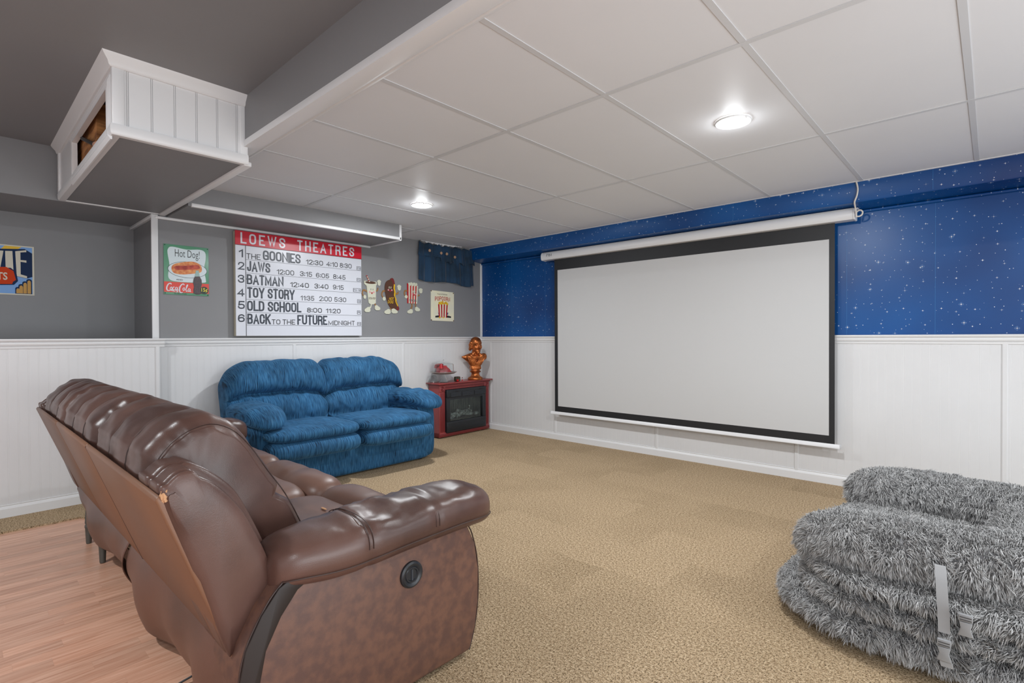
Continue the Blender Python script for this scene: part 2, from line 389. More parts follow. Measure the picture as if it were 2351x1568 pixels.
def moulding(name, fn, s0, s1, prof, par=None, m=None):
    b = MB(); n = len(prof); b.add([fn(s0, d, z) for d, z in prof]+[fn(s1, d, z) for d, z in prof], [(i, (i+1) % n, n+(i+1) % n, n+i) for i in range(n)]+[tuple(range(n)), tuple(range(n, 2*n))])
    o = b.ob(name, m or whitetrim, par)
    if par is None: struct(o)
    return o
moulding('chair_rail', LW, -3.50, 0, RAIL, wall_left); moulding('chair_rail', LW2, YB, -3.49, RAIL, wall_left)
moulding('chair_rail', RW, 0, XR, RAIL, wall_right)
MB().box((-0.67, YB, 1.135), (0.105, -3.5, 1.1495)).ob('ledge', whitetrim, wall_left)
BASE = [(0, 0), (0.013, 0), (0.013, 0.055), (0.008, 0.066), (0.004, 0.072), (0.0065, 0.078), (0, 0.08)]
B2 = [(d+0.006, z) for d, z in BASE]
moulding('baseboard_left', LW, -3.52, 0, B2); o = moulding('baseboard_left', LW2, YB, -3.49, B2)
moulding('baseboard_right', RW, 0, XR, B2)
# upright trims on the left wall
MB().box((0.0, -3.545, 1.149), (0.014, -3.50, 2.11)).ob('trim_1', whitetrim, bevel=0.003); bpy.data.objects['trim_1']['kind'] = 'structure'
struct(MB().box((0.0, -0.034, 1.149), (0.012, -0.001, 2.075)).ob('trim_2', whitetrim, bevel=0.003))
struct(MB().box((-0.67, -3.548, 2.083), (0.0, -3.52, 2.109)).ob('trim_3', whitetrim, bevel=0.004))

# ceiling: white tiles in a grid, grey part behind
ceiling = struct(MB().box((-0.12, -3.47, HC+0.02), (XR, 0.12, HC+0.1)).ob('ceiling', gapm))
gx = [0.0]+[0.437+0.6096*i for i in range(12) if 0.437+0.6096*i < XR]+[XR]
gy = [-3.47, -2.586, -1.366, -0.205]
for i in range(len(gx)-1):
    for j in range(3):
        a, c, e, f = gx[i], gx[i+1], gy[j], gy[j+1]
        g = 0.012; dz = random.uniform(0.0, 0.0015)
        MB().box((a+(0.002 if i == 0 else g-0.004), e+0.008, HC+0.0022+dz), (c-(g-0.004), f-0.008, HC+0.012)).ob('ceiling_tile', ceilw, ceiling)
for x in gx[1:-1]:
    for j in range(3):
        MB().box((x-0.0125, gy[j]+0.0125, HC), (x+0.0125, gy[j+1]-0.0125, HC+0.003)).ob('grid_bar', grid_m, ceiling)
for y in gy[1:-1]: MB().box((0, y-0.0125, HC-0.0006), (XR, y+0.0125, HC+0.003)).ob('grid_bar', grid_m, ceiling)
MB().box((0, -0.222, HC-0.001), (XR, -0.203, HC+0.006)).ob('edge_bar', whitetrim, ceiling)
# grey drop behind the white ceiling
struct(MB().box((0.0, YB, 2.48), (XR, -3.47, 2.60)).ob('ceiling', grey))
MB().box((0, -3.492, HC-0.012), (XR, -3.471, 2.5)).ob('ceiling_drop_face', grey, ceiling)
struct(MB().box((-0.75, YB, 2.11), (0.0, -3.52, 2.6)).ob('ceiling', grey))
# quarter-round trim along the drop
p = [(-3.50, 2.205), (-3.50, 2.24), (-3.47, 2.262), (-3.40, 2.262), (-3.40, 2.232), (-3.385, 2.226), (-3.375, 2.232), (-3.372, 2.241), (-3.372, 2.225), (-3.40, 2.210), (-3.44, 2.200)]
p = [(-3.498, 2.205), (-3.498, 2.232), (-3.485, 2.262), (-3.37, 2.262), (-3.37, 2.232), (-3.385, 2.226), (-3.392, 2.231), (-3.40, 2.222), (-3.43, 2.206)]
struct(MB().prism(p, 0.0, XR, X).ob('trim_4', whitetrim, smooth=40))

# bulkhead along the left wall
bh = MB().box((0.0, -3.44, 2.098), (0.548, -1.625, HC+0.004)).ob('bulkhead', grey, wall_left)
for nm, a, c in (('trim_5', (0.528, -3.42, 2.093), (0.556, -1.617, 2.120)), ('trim_6', (0.534, -1.635, 2.093), (0.556, -1.612, HC)), ('trim_7', (0.0, -1.630, 2.086), (0.554, -1.6135, 2.104)), ('trim_8', (0.0, -3.52, 2.079), (0.02, -1.62, 2.100))):
    struct(MB().box(a, c).ob(nm, whitetrim, bevel=0.004))

# ------------------------------------------------------------------ ceiling box (boxed-in duct with an open hatch)
BX0, BX1, BY0, BY1, BZ0, BZ1 = 0.02, 1.735, -4.079, -3.476, 2.118, 2.48
box = thing('duct_box', (0.9, -3.78, BZ0), 'white beadboard box hanging from the grey ceiling, with an open hatch in its side', 'ceiling box')
raw = mat('raw joist wood', (186, 128, 74), 0.8, rgb2=(120, 72, 38), vscale=5, stretch=(1, 1, 8))
MB().box((BX0, BY0+0.01, BZ0), (BX1-0.012, BY1, BZ0+0.012)).ob('bottom_panel', grey, box)
FX = lambda s, d, z: (BX1-0.012+d, s, z)
beads(MB(), BY0+0.008, BY1, FX, BZ0+0.01, BZ1, pitch=0.098, d=0.005, base=0.012).ob('bead_panel', whitetrim, box)
MB().box((BX0, BY1-0.01, BZ0), (BX1, BY1, BZ1)).ob('rear_panel', grey, box)
# side with the hatch opening
fs = MB(); y0, y1 = BY0, BY0+0.012
OX0, OX1, OZ0, OZ1 = 0.66, 1.655, 2.15, 2.345
fs.box((BX0, y0, BZ0+0.01), (OX0, y1, BZ1)); fs.box((OX1, y0, BZ0+0.01), (BX1-0.001, y1, BZ1)); fs.box((OX0, y0, BZ0+0.01), (OX1, y1, OZ0)); fs.box((OX0, y0, OZ1), (OX1, y1, BZ1))
fs.ob('side_panel', whitetrim, box)
def frame(name, x0, x1, z0, z1, w, d, yb, par, m=whitetrim):
    b = MB(); q = [(x0, z0), (x1, z0), (x1, z1), (x0, z1)]
    prof = [(0, 0), (0, d), (w*0.3, d*0.75), (w*0.6, d), (w, d*0.45), (w, 0)]
    rows = []
    for (cx, cz, sx, sz) in ((x0, z0, -1, -1), (x1, z0, 1, -1), (x1, z1, 1, 1), (x0, z1, -1, 1)):
        rows.append([(cx+sx*o_, yb-dd, cz+sz*o_) for o_, dd in prof])
    b.grid(rows, cu=True); return b.ob(name, m, par)
frame('hatch_frame', OX0, OX1, OZ0, OZ1, 0.055, 0.014, BY0, box)
crown = [(0, 2.425), (0.010, 2.425), (0.018, 2.432), (0.022, 2.447), (0.040, 2.468), (0.046, 2.48), (0, 2.48)]
def rim(name, prof, par, m=whitetrim, close=False):
    n = len(prof); rows = []
    for (cx, cy, sx, sy) in ((BX0, BY0, 0, -1), (BX1, BY0, 1, -1), (BX1, BY1, 1, 0)):
        rows.append([(cx+sx*d, cy+sy*d, z) for d, z in prof])
    b = MB(); b.grid(rows, cv=True); b.f += [tuple(range(n)), tuple(range(2*n, 3*n))]; b.mi += [0, 0]
    return b.ob(name, m, par, smooth=35)
rim('crown_moulding', crown, box)
rim('bottom_moulding', [(-0.03, BZ0-0.006), (0.006, BZ0-0.008), (0.012, BZ0), (0.014, BZ0+0.03), (0.010, BZ0+0.044), (0.0, BZ0+0.046), (-0.005, BZ0+0.046)], box)
for (a, c) in (((BX1-0.03, BY0-0.004, BZ0+0.03), (BX1+0.006, BY0+0.045, BZ1-0.04)), ((BX1-0.01, BY1-0.04, BZ0+0.03), (BX1+0.006, BY1, BZ1-0.04)), ((BX0, BY0-0.012, BZ0+0.03), (BX0+0.05, BY0+0.005, BZ1-0.04))):
    MB().box(a, c).ob('corner_trim', whitetrim, box, bevel=0.004)
MB().box((BX0, BY1-0.02, BZ0-0.014), (BX1, BY1+0.022, BZ0+0.012)).ob('edge_trim', whitetrim, box, bevel=0.006)
MB().box((0.0, BY0, BZ0-0.006), (0.022, BY1, BZ0+0.01)).ob('edge_trim', whitetrim, box, bevel=0.003)
# inside of the box: joists, a pipe and lining
MB().box((BX0+0.01, BY1-0.05, BZ0+0.02), (BX1-0.02, BY1-0.012, BZ1-0.01)).ob('lining', mat('dark lining', (38, 44, 32), 0.9), box)
MB().box((0.40, BY0+0.035, BZ0+0.02), (1.10, BY0+0.06, BZ1-0.03)).ob('joist', raw, box)
MB().box((1.10, BY0+0.03, BZ0+0.02), (1.15, BY1-0.05, BZ1-0.03)).ob('joist', raw, box)
MB().box((1.15, BY0+0.06, BZ0+0.02), (1.70, BY0+0.10, BZ0+0.09)).ob('joist', raw, box)
MB().tube([(0.8, -4.062, 2.34), (1.0, -4.062, 2.27), (1.2, -4.064, 2.20), (1.5, -4.066, 2.14)], 0.011, 10).ob('pipe', mat('black pipe', (24, 24, 22), 0.4), box, smooth=60)
MB().tube([(1.24, -4.066, 2.190), (1.28, -4.066, 2.182)], 0.017, 12).ob('pipe_fitting', mat('copper fitting', (222, 168, 140), 0.35, metal=0.4), box, smooth=40)

# ------------------------------------------------------------------ recessed lamps
lampglow = emis('lamp diffuser', (255, 252, 248), 30)
def recessed(x, y, z, label):
    t = thing('recessed_lamp', (x, y, z), label, 'ceiling light', 'round lamps set in the ceiling')
    ring = MB().lathe([(0.076, 0), (0.087, 0.0), (0.087, -0.004), (0.084, -0.008), (0.079, -0.007), (0.076, -0.003), (0.076, 0)], (x, y, z), 40).ob('trim_ring', whitetrim, t, smooth=50)
    MB().lathe([(0.0, -0.006), (0.03, -0.006), (0.06, -0.005), (0.0765, -0.002), (0.0765, 0.003), (0.0, 0.003)], (x, y, z), 40).ob('diffuser', lampglow, t, smooth=60)
    MB().lathe([(0.0, -0.016), (0.005, -0.014), (0.006, -0.009), (0.005, 0.0)], (x+0.075, y-0.035, z), 12).ob('sensor_knob', whitetrim, t, smooth=60)
recessed(3.805, -1.89, HC, 'round recessed ceiling lamp nearest the camera, over the open carpet')
recessed(1.311, -1.952, HC, 'round recessed ceiling lamp over the blue loveseat, near the bulkhead')

# ------------------------------------------------------------------ flat work and lettering on the left wall
def flat(name, poly, d0, d1, m, par, fn=X, smooth=None, bevel=0):
    return MB().prism(poly, d0, d1, fn).ob(name, m, par, smooth=smooth, bevel=bevel)
def rect(y0, z0, y1, z1): return [(y0, z0), (y1, z0), (y1, z1), (y0, z1)]
def ell(cy, cz, ry, rz, n=36, a0=0, a1=2*math.pi): return [(cy+ry*math.cos(a0+(a1-a0)*k/n), cz+rz*math.sin(a0+(a1-a0)*k/n)) for k in range(n)]
def text_mesh(body, y0, y1, z0, z1, depth, off=0.0, shear=0.0, space=1.0, th=0.0006, fn=X, res=3, warp=None):
    c = bpy.data.curves.new('lettering', 'FONT'); c.body = body; c.size = 1.0; c.offset = off; c.shear = shear; c.space_character = space; c.resolution_u = res; c.extrude = 0.01
    o = bpy.data.objects.new('tmp', c); COL.objects.link(o); dg = bpy.context.evaluated_depsgraph_get(); dg.update()
    me = bpy.data.meshes.new_from_object(o.evaluated_get(dg)); bpy.data.objects.remove(o); bpy.data.curves.remove(c)
    co = np.empty(len(me.vertices)*3); me.vertices.foreach_get('co', co); co = co.reshape(-1, 3)
    a0, a1 = co[:, 0].min(), co[:, 0].max(); b0, b1 = co[:, 1].min(), co[:, 1].max()
    if body.strip('-:') and all(ch in 'acemnorsuvwxz' for ch in body): pass
    u = (co[:, 0]-a0)/max(a1-a0, 1e-6); v = (co[:, 1]-b0)/max(b1-b0, 1e-6)
    yy = y0+u*(y1-y0); zz = z0+v*(z1-z0)
    if warp is not None: yy, zz = warp(u, v, yy, zz)
    dd = np.where(co[:, 2] > 0, depth+th, depth)
    out = np.array([fn(a, b, d) for a, b, d in zip(yy, zz, dd)]); me.vertices.foreach_set('co', out.ravel()); me.update(); return me
def text(name, body, y0, y1, z0, z1, depth, m, par, **kw):
    me = text_mesh(body, y0, y1, z0, z1, depth, **kw); me.materials.clear(); me.materials.append(m); return link(name, me, par)

GL = {
 'L': (.62, [[(0,1),(0,0),(1,0)]]), 'E': (.66, [[(1,1),(0,1),(0,0),(1,0)], [(0,.5),(.88,.5)]]), 'F': (.64, [[(1,1),(0,1),(0,0)], [(0,.5),(.88,.5)]]),
 'T': (.72, [[(0,1),(1,1)], [(.5,1),(.5,0)]]), 'H': (.8, [[(0,1),(0,0)], [(1,1),(1,0)], [(0,.5),(1,.5)]]), 'I': (.0, [[(.5,1),(.5,0)]]),
 'O': (.8, [[(0,.3),(0,.7),(.08,.92),(.5,1),(.92,.92),(1,.7),(1,.3),(.92,.08),(.5,0),(.08,.08),'c']]),
 'D': (.78, [[(0,0),(0,1),(.55,1),(.9,.92),(1,.72),(1,.28),(.9,.08),(.55,0),'c']]),
 'C': (.76, [[(1,.68),(.95,.90),(.5,1),(.07,.92),(0,.7),(0,.3),(.07,.08),(.5,0),(.95,.1),(1,.32)]]),
 'G': (.8, [[(1,.70),(.95,.90),(.5,1),(.07,.92),(0,.7),(0,.3),(.07,.08),(.5,0),(1,.08),(1,.45),(.55,.45)]]),
 'S': (.76, [[(1,.74),(.93,.92),(.5,1),(.07,.92),(0,.74),(.12,.6),(.5,.5),(.88,.4),(1,.26),(.93,.08),(.5,0),(.07,.08),(0,.26)]]),
 'R': (.78, [[(0,0),(0,1),(.65,1),(.97,.93),(1,.75),(.95,.56),(.62,.48),(0,.48)], [(.62,.48),(.93,.36),(1,0)]]),
 'P': (.74, [[(0,0),(0,1),(.65,1),(.97,.93),(1,.72),(.95,.52),(.62,.45),(0,.45)]]),
 'B': (.78, [[(0,.52),(.62,.52),(.92,.60),(.94,.78),(.9,.95),(.6,1),(0,1),(0,0),(.65,0),(.97,.06),(1,.26),(.94,.46),(.62,.52)]]),
 'A': (.86, [[(0,0),(.5,1),(1,0)], [(.2,.3),(.8,.3)]]), 'W': (1.15, [[(0,1),(.26,0),(.5,.95),(.74,0),(1,1)]]), 'M': (1.0, [[(0,0),(0,1),(.5,.12),(1,1),(1,0)]]),
 'N': (.82, [[(0,0),(0,1),(1,0),(1,1)]]), 'K': (.8, [[(0,1),(0,0)], [(1,1),(.05,.4)], [(.35,.62),(1,0)]]), 'Y': (.84, [[(0,1),(.5,.42),(1,1)], [(.5,.42),(.5,0)]]),
 'J': (.6, [[(1,1),(1,.25),(.9,.06),(.45,0),(.08,.08),(0,.28)]]), 'U': (.8, [[(0,1),(0,.28),(.08,.07),(.5,0),(.92,.07),(1,.28),(1,1)]]),
 '1': (.35, [[(0,.72),(1,1),(1,0)]]), '2': (.7, [[(0,.72),(.08,.93),(.5,1),(.93,.92),(1,.72),(.85,.5),(0,0),(1,0)]]),
 '3': (.7, [[(0,.76),(.1,.94),(.5,1),(.9,.93),(.97,.75),(.85,.57),(.4,.53)], [(.4,.53),(.88,.48),(1,.27),(.9,.07),(.5,0),(.1,.06),(0,.25)]]),
 '4': (.76, [[(.75,0),(.75,1),(0,.26),(1,.26)]]), '5': (.7, [[(.92,1),(.15,1),(.06,.5),(.5,.62),(.93,.52),(1,.3),(.9,.08),(.5,0),(.1,.06),(0,.22)]]),
 '6': (.72, [[(.93,.82),(.75,.97),(.5,1),(.1,.88),(0,.5),(.02,.25),(.15,.05),(.5,0),(.88,.07),(1,.3),(.88,.54),(.5,.6),(.12,.5),(.02,.35)]]),
 '8': (.72, [[(.5,.54),(.12,.62),(.05,.78),(.15,.95),(.5,1),(.85,.95),(.95,.78),(.88,.62),(.5,.54),(.08,.44),(0,.25),(.12,.05),(.5,0),(.88,.05),(1,.25),(.92,.44),'c']]),
 '9': (.72, [[(.07,.18),(.25,.03),(.5,0),(.9,.12),(1,.5),(.98,.75),(.85,.95),(.5,1),(.12,.93),(0,.7),(.12,.46),(.5,.4),(.88,.5),(.98,.65)]]),
 '0': (.74, [[(0,.3),(0,.7),(.1,.93),(.5,1),(.9,.93),(1,.7),(1,.3),(.9,.07),(.5,0),(.1,.07),'c']]), ':': (.0, [[(.5,.62),(.5,.76)], [(.5,.1),(.5,.24)]]), '-': (.35, [[(0,.42),(1,.42)]])}
def block(name, body, y0, y1, z0, z1, depth, m, par, t=0.17, gap=0.14, th=0.0006, fn=X, th2=None):
    """sign letters built stroke by stroke; t = stroke thickness as a share of the height; one part per letter"""
    h = z1-z0; w = t*h; ws = [0.42 if c == ' ' else GL[c][0]+t for c in body]; tot = sum(ws)+gap*(len(body)-1); k = (y1-y0)/(tot*h); x = y0
    ga = gap*h*k
    for c, q in zip(body, ws):
        cw = q*h*k
        if c != ' ':
            b = MB(); ww = w*min(1.15, max(k, 0.75)) if k < 1 else w
            ins = ww*0.5
            for si, st in enumerate(GL[c][1]):
                cl = st[-1] == 'c'; st = st[:-1] if cl else st
                p = [Vector((x+ins+(cw-2*ins)*a, z0+w*0.5+(h-w)*e)) for a, e in st]
                for _ in range(2 if len(p) > 4 else 0):
                    q_ = []; n = len(p)
                    for i in range(n):
                        if not cl and i in (0, n-1): q_.append(p[i]); continue
                        u1 = p[i]-p[i-1]; u2 = p[(i+1) % n]-p[i]
                        if u1.length > 1e-6 and u2.length > 1e-6 and abs(u1.angle(u2)) < 1.25 and c not in 'WMNKY': q_ += [p[i]-u1*0.25, p[i]+u2*0.25]
                        else: q_.append(p[i])
                    p = q_
                n = len(p); L_ = []; R_ = []
                for i in range(n):
                    pa = p[i-1] if (i or cl) else None; pb = p[(i+1) % n] if (i < n-1 or cl) else None
                    d1 = (p[i]-pa).normalized() if pa is not None else None; d2 = (pb-p[i]).normalized() if pb is not None else None
                    if d1 is None or d2 is None:
                        d = d1 or d2; nn = Vector((-d.y, d.x)); e_ = p[i]+(d*(w*0.5) if d2 is None else -d*(w*0.5)) ; mm = nn*(ww*0.5); 
                        if len(st) == 2 and c in 'TEFHABKY' and abs(d.x) > 0.9: e_ = p[i]+(d*(ins*(1.0 if c == 'T' else 0.0)) if d2 is None else -d*(ins*(1.0 if c == 'T' else 0.0)))
                    else:
                        n1 = Vector((-d1.y, d1.x)); n2 = Vector((-d2.y, d2.x)); mi_ = (n1+n2); mi_ = mi_.normalized() if mi_.length > 0.2 else n1; mm = mi_*(ww*0.5)/max(0.38, mi_.dot(n1)); e_ = p[i]
                    zc = lambda v: (v.x, min(max(v.y, z0), z1))
                    L_.append(zc(e_+mm)); R_.append(zc(e_-mm))
                if cl: L_.append(L_[0]); R_.append(R_[0])
                b.grid([[fn(a, e, depth+th+0.0005*si+0.0004*i_/n) for i_, (a, e) in enumerate(L_)], [fn(a, e, depth+th+0.0005*si+0.0004*i_/n) for i_, (a, e) in enumerate(R_)]])
            o_ = len(b.v)
            me = bpy.data.meshes.new(name); me.from_pydata(b.v, [], b.f); me.materials.append(m); me.update(); link(name, me, par)
        x += cw+ga
ink = mat('dark grey lettering', (52, 58, 68), 0.4); black = mat('black print', (28, 28, 30), 0.5)
red = mat('red sign face', (196, 12, 40), 0.35); signwhite = mat('sign white face', (212, 214, 222), 0.3)
cream = mat('cream print', (226, 222, 200), 0.5)
# marquee
mq = thing('cinema_marquee', (0.03, -2.355, 1.165), 'large white cinema marquee board with red header and black show times', 'sign')
MB().box((0.002, -2.955, 1.166), (0.052, -1.755, 2.064)).ob('case', mat('marquee case', (196, 190, 170), 0.5), mq, bevel=0.003)
flat('header_panel', rect(-2.956, 1.945, -1.754, 2.066), 0.05, 0.060, red, mq)
flat('letter_board', rect(-2.954, 1.168, -1.756, 1.943), 0.05, 0.057, signwhite, mq)
flat('header_edge', rect(-2.956, 1.9425, -1.754, 1.9455), 0.055, 0.0615, black, mq)
flat('divider', rect(-2.8745, 1.168, -2.8705, 1.943), 0.057, 0.059, black, mq)
for z in (1.825, 1.71, 1.598, 1.483, 1.371, 1.262): flat('letter_rail', rect(-2.871, z-0.0012, -1.757, z+0.0012), 0.057, 0.0595, mat('rail grey', (120, 122, 128), 0.5) if z > 1.8 else bpy.data.materials['rail grey'], mq)
TX = [('LOEWS', -2.914, -2.531, 1.956, 2.053), ('THEATRES', -2.42, -1.838, 1.956, 2.053), ('1', -2.927, -2.893, 1.84, 1.911), ('2', -2.934, -2.883, 1.733, 1.801), ('3', -2.936, -2.884, 1.62, 1.692), ('4', -2.942, -2.885, 1.506, 1.574), ('5', -2.938, -2.882, 1.397, 1.467), ('6', -2.94, -2.883, 1.285, 1.354), ('THE', -2.866, -2.748, 1.832, 1.88), ('GOONIES', -2.728, -2.388, 1.832, 1.925), ('12:30', -2.336, -2.168, 1.837, 1.884), ('4:10', -2.134, -2.015, 1.838, 1.885), ('8:30', -1.994, -1.865, 1.838, 1.885), ('JAWS', -2.862, -2.665, 1.723, 1.815), ('12:00', -2.608, -2.45, 1.72, 1.767), ('3:15', -2.394, -2.278, 1.721, 1.768), ('6:05', -2.24, -2.107, 1.721, 1.766), ('8:45', -2.065, -1.933, 1.721, 1.767), ('BATMAN', -2.865, -2.548, 1.611, 1.702), ('12:40', -2.488, -2.31, 1.615, 1.661), ('3:40', -2.255, -2.115, 1.616, 1.663), ('9:15', -2.068, -1.954, 1.618, 1.665), ('TOY STORY', -2.862, -2.447, 1.496, 1.59), ('11:35', -2.391, -2.259, 1.497, 1.543), ('2:00', -2.208, -2.081, 1.498, 1.546), ('5:30', -2.054, -1.928, 1.499, 1.545), ('OLD SCHOOL', -2.865, -2.387, 1.381, 1.475), ('8:00', -2.331, -2.183, 1.386, 1.431), ('11:20', -2.142, -1.989, 1.387, 1.431), ('BACK', -2.863, -2.666, 1.269, 1.362), ('TO', -2.657, -2.58, 1.27, 1.315), ('THE', -2.561, -2.444, 1.27, 1.316), ('FUTURE', -2.424, -2.131, 1.269, 1.362), ('MIDNIGHT', -2.117, -1.835, 1.27, 1.316)]
for i, (t_, a, c, e, f) in enumerate(TX):
    big = (f-e) > 0.085; bl = block
    if i < 2: bl('letter', t_, a, c, e, f, 0.0605, signwhite, mq, t=0.19, gap=0.42)
    elif i < 8: bl('numeral', t_, a, c, e, f, 0.0575, ink, mq, t=0.17)
    elif big: bl('letter', t_, a, c, e, f, 0.0575, ink, mq, t=0.20, gap=0.09)
    else: bl('letter', t_, a, c, e, f, 0.0575, black, mq, t=0.145, gap=0.17)
for (t_, a, c, e, f) in (('PG', -1.809, -1.761, 1.832, 1.867), ('PG', -1.809, -1.763, 1.717, 1.749), ('PG-13', -1.85, -1.764, 1.607, 1.645), ('G', -1.805, -1.763, 1.495, 1.534), ('R', -1.808, -1.766, 1.383, 1.421), ('PG', -1.807, -1.763, 1.27, 1.303)):
    b = MB(); b.grid([[(0.0585, y, z) for y, z in q] for q in (rect(a, e, c, f)+[(a, e)], rect(a+0.0035, e+0.0035, c-0.0035, f-0.0035)+[(a+0.0035, e+0.0035)])])
    b.ob('rating_frame', black, mq); block('rating_letter', t_, a+0.008, c-0.008, e+0.009, f-0.009, 0.0575, ink, mq, t=0.16, gap=0.2) if t_ != 'PG-13' else block('rating_letter', 'PG-13', a+0.006, c-0.006, e+0.01, f-0.01, 0.0575, ink, mq, t=0.16, gap=0.25)

# sign: hot dog and cola
def norm_fn(y0, z1, w, h): return lambda u, v: (y0+u*w, z1-v*h)
hs = thing('tin_sign', (0.0, -3.305, 1.495), 'green and red tin sign of a hot dog and cola bottle', 'sign')
hy0, hz1, hw, hh = -3.463, 1.893, 0.318, 0.397; Q = norm_fn(hy0, hz1, hw, hh)
P_ = lambda pts: [Q(*p) for p in pts]
green = mat('sign green', (92, 148, 118), 0.35); signred = mat('sign red', (214, 62, 46), 0.35); pale = mat('sign pale blue', (206, 218, 222), 0.3)
flat('board', rect(hy0, hz1-hh, hy0+hw, hz1), 0.001, 0.006, green, hs, bevel=0.001)
blobp = catmull([(0.09, 0.10), (0.18, 0.045), (0.5, 0.075), (0.80, 0.05), (0.92, 0.10), (0.93, 0.24), (0.89, 0.45), (0.93, 0.66), (0.90, 0.72), (0.6, 0.735), (0.3, 0.735), (0.14, 0.71), (0.09, 0.62), (0.12, 0.42), (0.085, 0.2)], 4)
blobp = [(p[0], p[1]) for p in [tuple(x) for x in catmull([Vector((a, c, 0)) for a, c in [(0.09, 0.10), (0.18, 0.045), (0.5, 0.075), (0.80, 0.05), (0.92, 0.10), (0.93, 0.24), (0.89, 0.45), (0.93, 0.66), (0.90, 0.72), (0.6, 0.735), (0.3, 0.735), (0.14, 0.71), (0.09, 0.62), (0.12, 0.42), (0.085, 0.2)]], 4)]]
flat('pale_field', P_(blobp), 0.006, 0.0065, pale, hs)
flat('red_band', P_([(0, 0.745), (1, 0.745), (1, 0.952), (0, 0.952)]), 0.006, 0.0068, signred, hs)
E2 = lambda cu, cv, ru, rv, n=40: P_([(cu+ru*math.cos(2*math.pi*k/n), cv+rv*math.sin(2*math.pi*k/n)) for k in range(n)])
flat('plate_rim', E2(0.52, 0.485, 0.44, 0.165), 0.0065, 0.0070, black, hs); flat('plate', E2(0.52, 0.485, 0.43, 0.158), 0.007, 0.0074, pale, hs)
bun = mat('bun print', (226, 158, 96), 0.5, rgb2=(200, 104, 56), vscale=40); saus = mat('sausage print', (196, 84, 62), 0.5, rgb2=(150, 44, 34), vscale=30)
flat('bun', P_([tuple(p)[:2] for p in catmull([Vector((a, c, 0)) for a, c in [(0.16, 0.48), (0.22, 0.39), (0.45, 0.33), (0.65, 0.31), (0.80, 0.36), (0.84, 0.45), (0.80, 0.52), (0.6, 0.56), (0.4, 0.585), (0.22, 0.57)]], 4)]), 0.0074, 0.0079, bun, hs)
flat('sausage', P_([tuple(p)[:2] for p in catmull([Vector((a, c, 0)) for a, c in [(0.22, 0.46), (0.28, 0.42), (0.5, 0.40), (0.72, 0.37), (0.79, 0.40), (0.76, 0.45), (0.5, 0.485), (0.28, 0.50)]], 4)]), 0.0079, 0.0084, saus, hs)
a, c = Q(0.24, 0.30), Q(0.80, 0.08); 
text('lettering', 'Hot Dog!', Q(0.24, 0)[0], Q(0.79, 0)[0], Q(0, 0.285)[1], Q(0, 0.085)[1], 0.0065, black, hs, off=-0.008)
text('lettering', 'AND', Q(0.26, 0)[0], Q(0.41, 0)[0], Q(0, 0.71)[1], Q(0, 0.68)[1], 0.0065, black, hs, off=0.01)
text('lettering', 'IN BOTTLES', Q(0.22, 0)[0], Q(0.49, 0)[0], Q(0, 0.988)[1], Q(0, 0.964)[1], 0.006, black, hs, off=0.01)
# script word, drawn as brush strokes
def stroke(b, pts, w, d, n=5):
    c = catmull([Vector((p[0], p[1], 0)) for p in pts], n, closed=False); L_ = []; R_ = []
    for i, p in enumerate(c):
        t = (c[min(i+1, len(c)-1)]-c[max(i-1, 0)]); t = t.normalized() if t.length else Vector((1, 0, 0)); nn = Vector((-t.y, t.x, 0))
        ww = w*(0.45+0.55*abs(t.y))*min(1, 0.4+i/3, 0.4+(len(c)-1-i)/3)
        for s_, K in ((1, L_), (-1, R_)):
            u_, v_ = p.x+nn.x*ww*s_*0.5, p.y+nn.y*ww*s_*0.5; y_, z_ = Q(u_, v_); K.append((d+0.0004*i/len(c)+0.0005*(pts[0][0]), y_, z_))
    b.grid([L_, R_])
sb = MB()
CC = lambda ox, s=1: [(ox+0.085*s, 0.79), (ox+0.045*s, 0.775), (ox+0.005*s, 0.83), (ox-0.005*s, 0.90), (ox+0.03*s, 0.925), (ox+0.075*s, 0.90)]
stroke(sb, [(0.16, 0.80), (0.13, 0.775), (0.08, 0.81), (0.055, 0.88), (0.08, 0.925), (0.14, 0.915), (0.24, 0.935)], 0.028, 0.0073)
for ox in (0.155, 0.43): stroke(sb, [(ox, 0.85), (ox-0.025, 0.875), (ox-0.01, 0.91), (ox+0.015, 0.885), (ox+0.005, 0.85), (ox-0.01, 0.86)], 0.018, 0.0073)
stroke(sb, [(0.225, 0.855), (0.205, 0.845), (0.185, 0.88), (0.195, 0.91), (0.225, 0.90)], 0.018, 0.0073)
stroke(sb, [(0.29, 0.86), (0.26, 0.85), (0.24, 0.885), (0.25, 0.91), (0.28, 0.885), (0.29, 0.855), (0.285, 0.91), (0.31, 0.90)], 0.018, 0.0073)
stroke(sb, [(0.31, 0.845), (0.33, 0.84)], 0.014, 0.0073)
stroke(sb, [(0.44, 0.80), (0.41, 0.775), (0.355, 0.82), (0.33, 0.90), (0.355, 0.955), (0.40, 0.945)], 0.028, 0.0073)
stroke(sb, [(0.46, 0.90), (0.50, 0.83), (0.515, 0.79), (0.495, 0.80), (0.475, 0.88), (0.485, 0.925), (0.505, 0.91)], 0.018, 0.0073)
stroke(sb, [(0.565, 0.875), (0.54, 0.865), (0.52, 0.90), (0.53, 0.925), (0.56, 0.90), (0.57, 0.87), (0.565, 0.925), (0.59, 0.915)], 0.018, 0.0073)
stroke(sb, [(0.10, 0.93), (0.2, 0.90), (0.3, 0.935), (0.25, 0.945)], 0.018, 0.0073)
sb.ob('script_lettering', signwhite, hs)
cola = mat('bottle print', (58, 30, 36), 0.25, rgb2=(34, 18, 24), vscale=60)
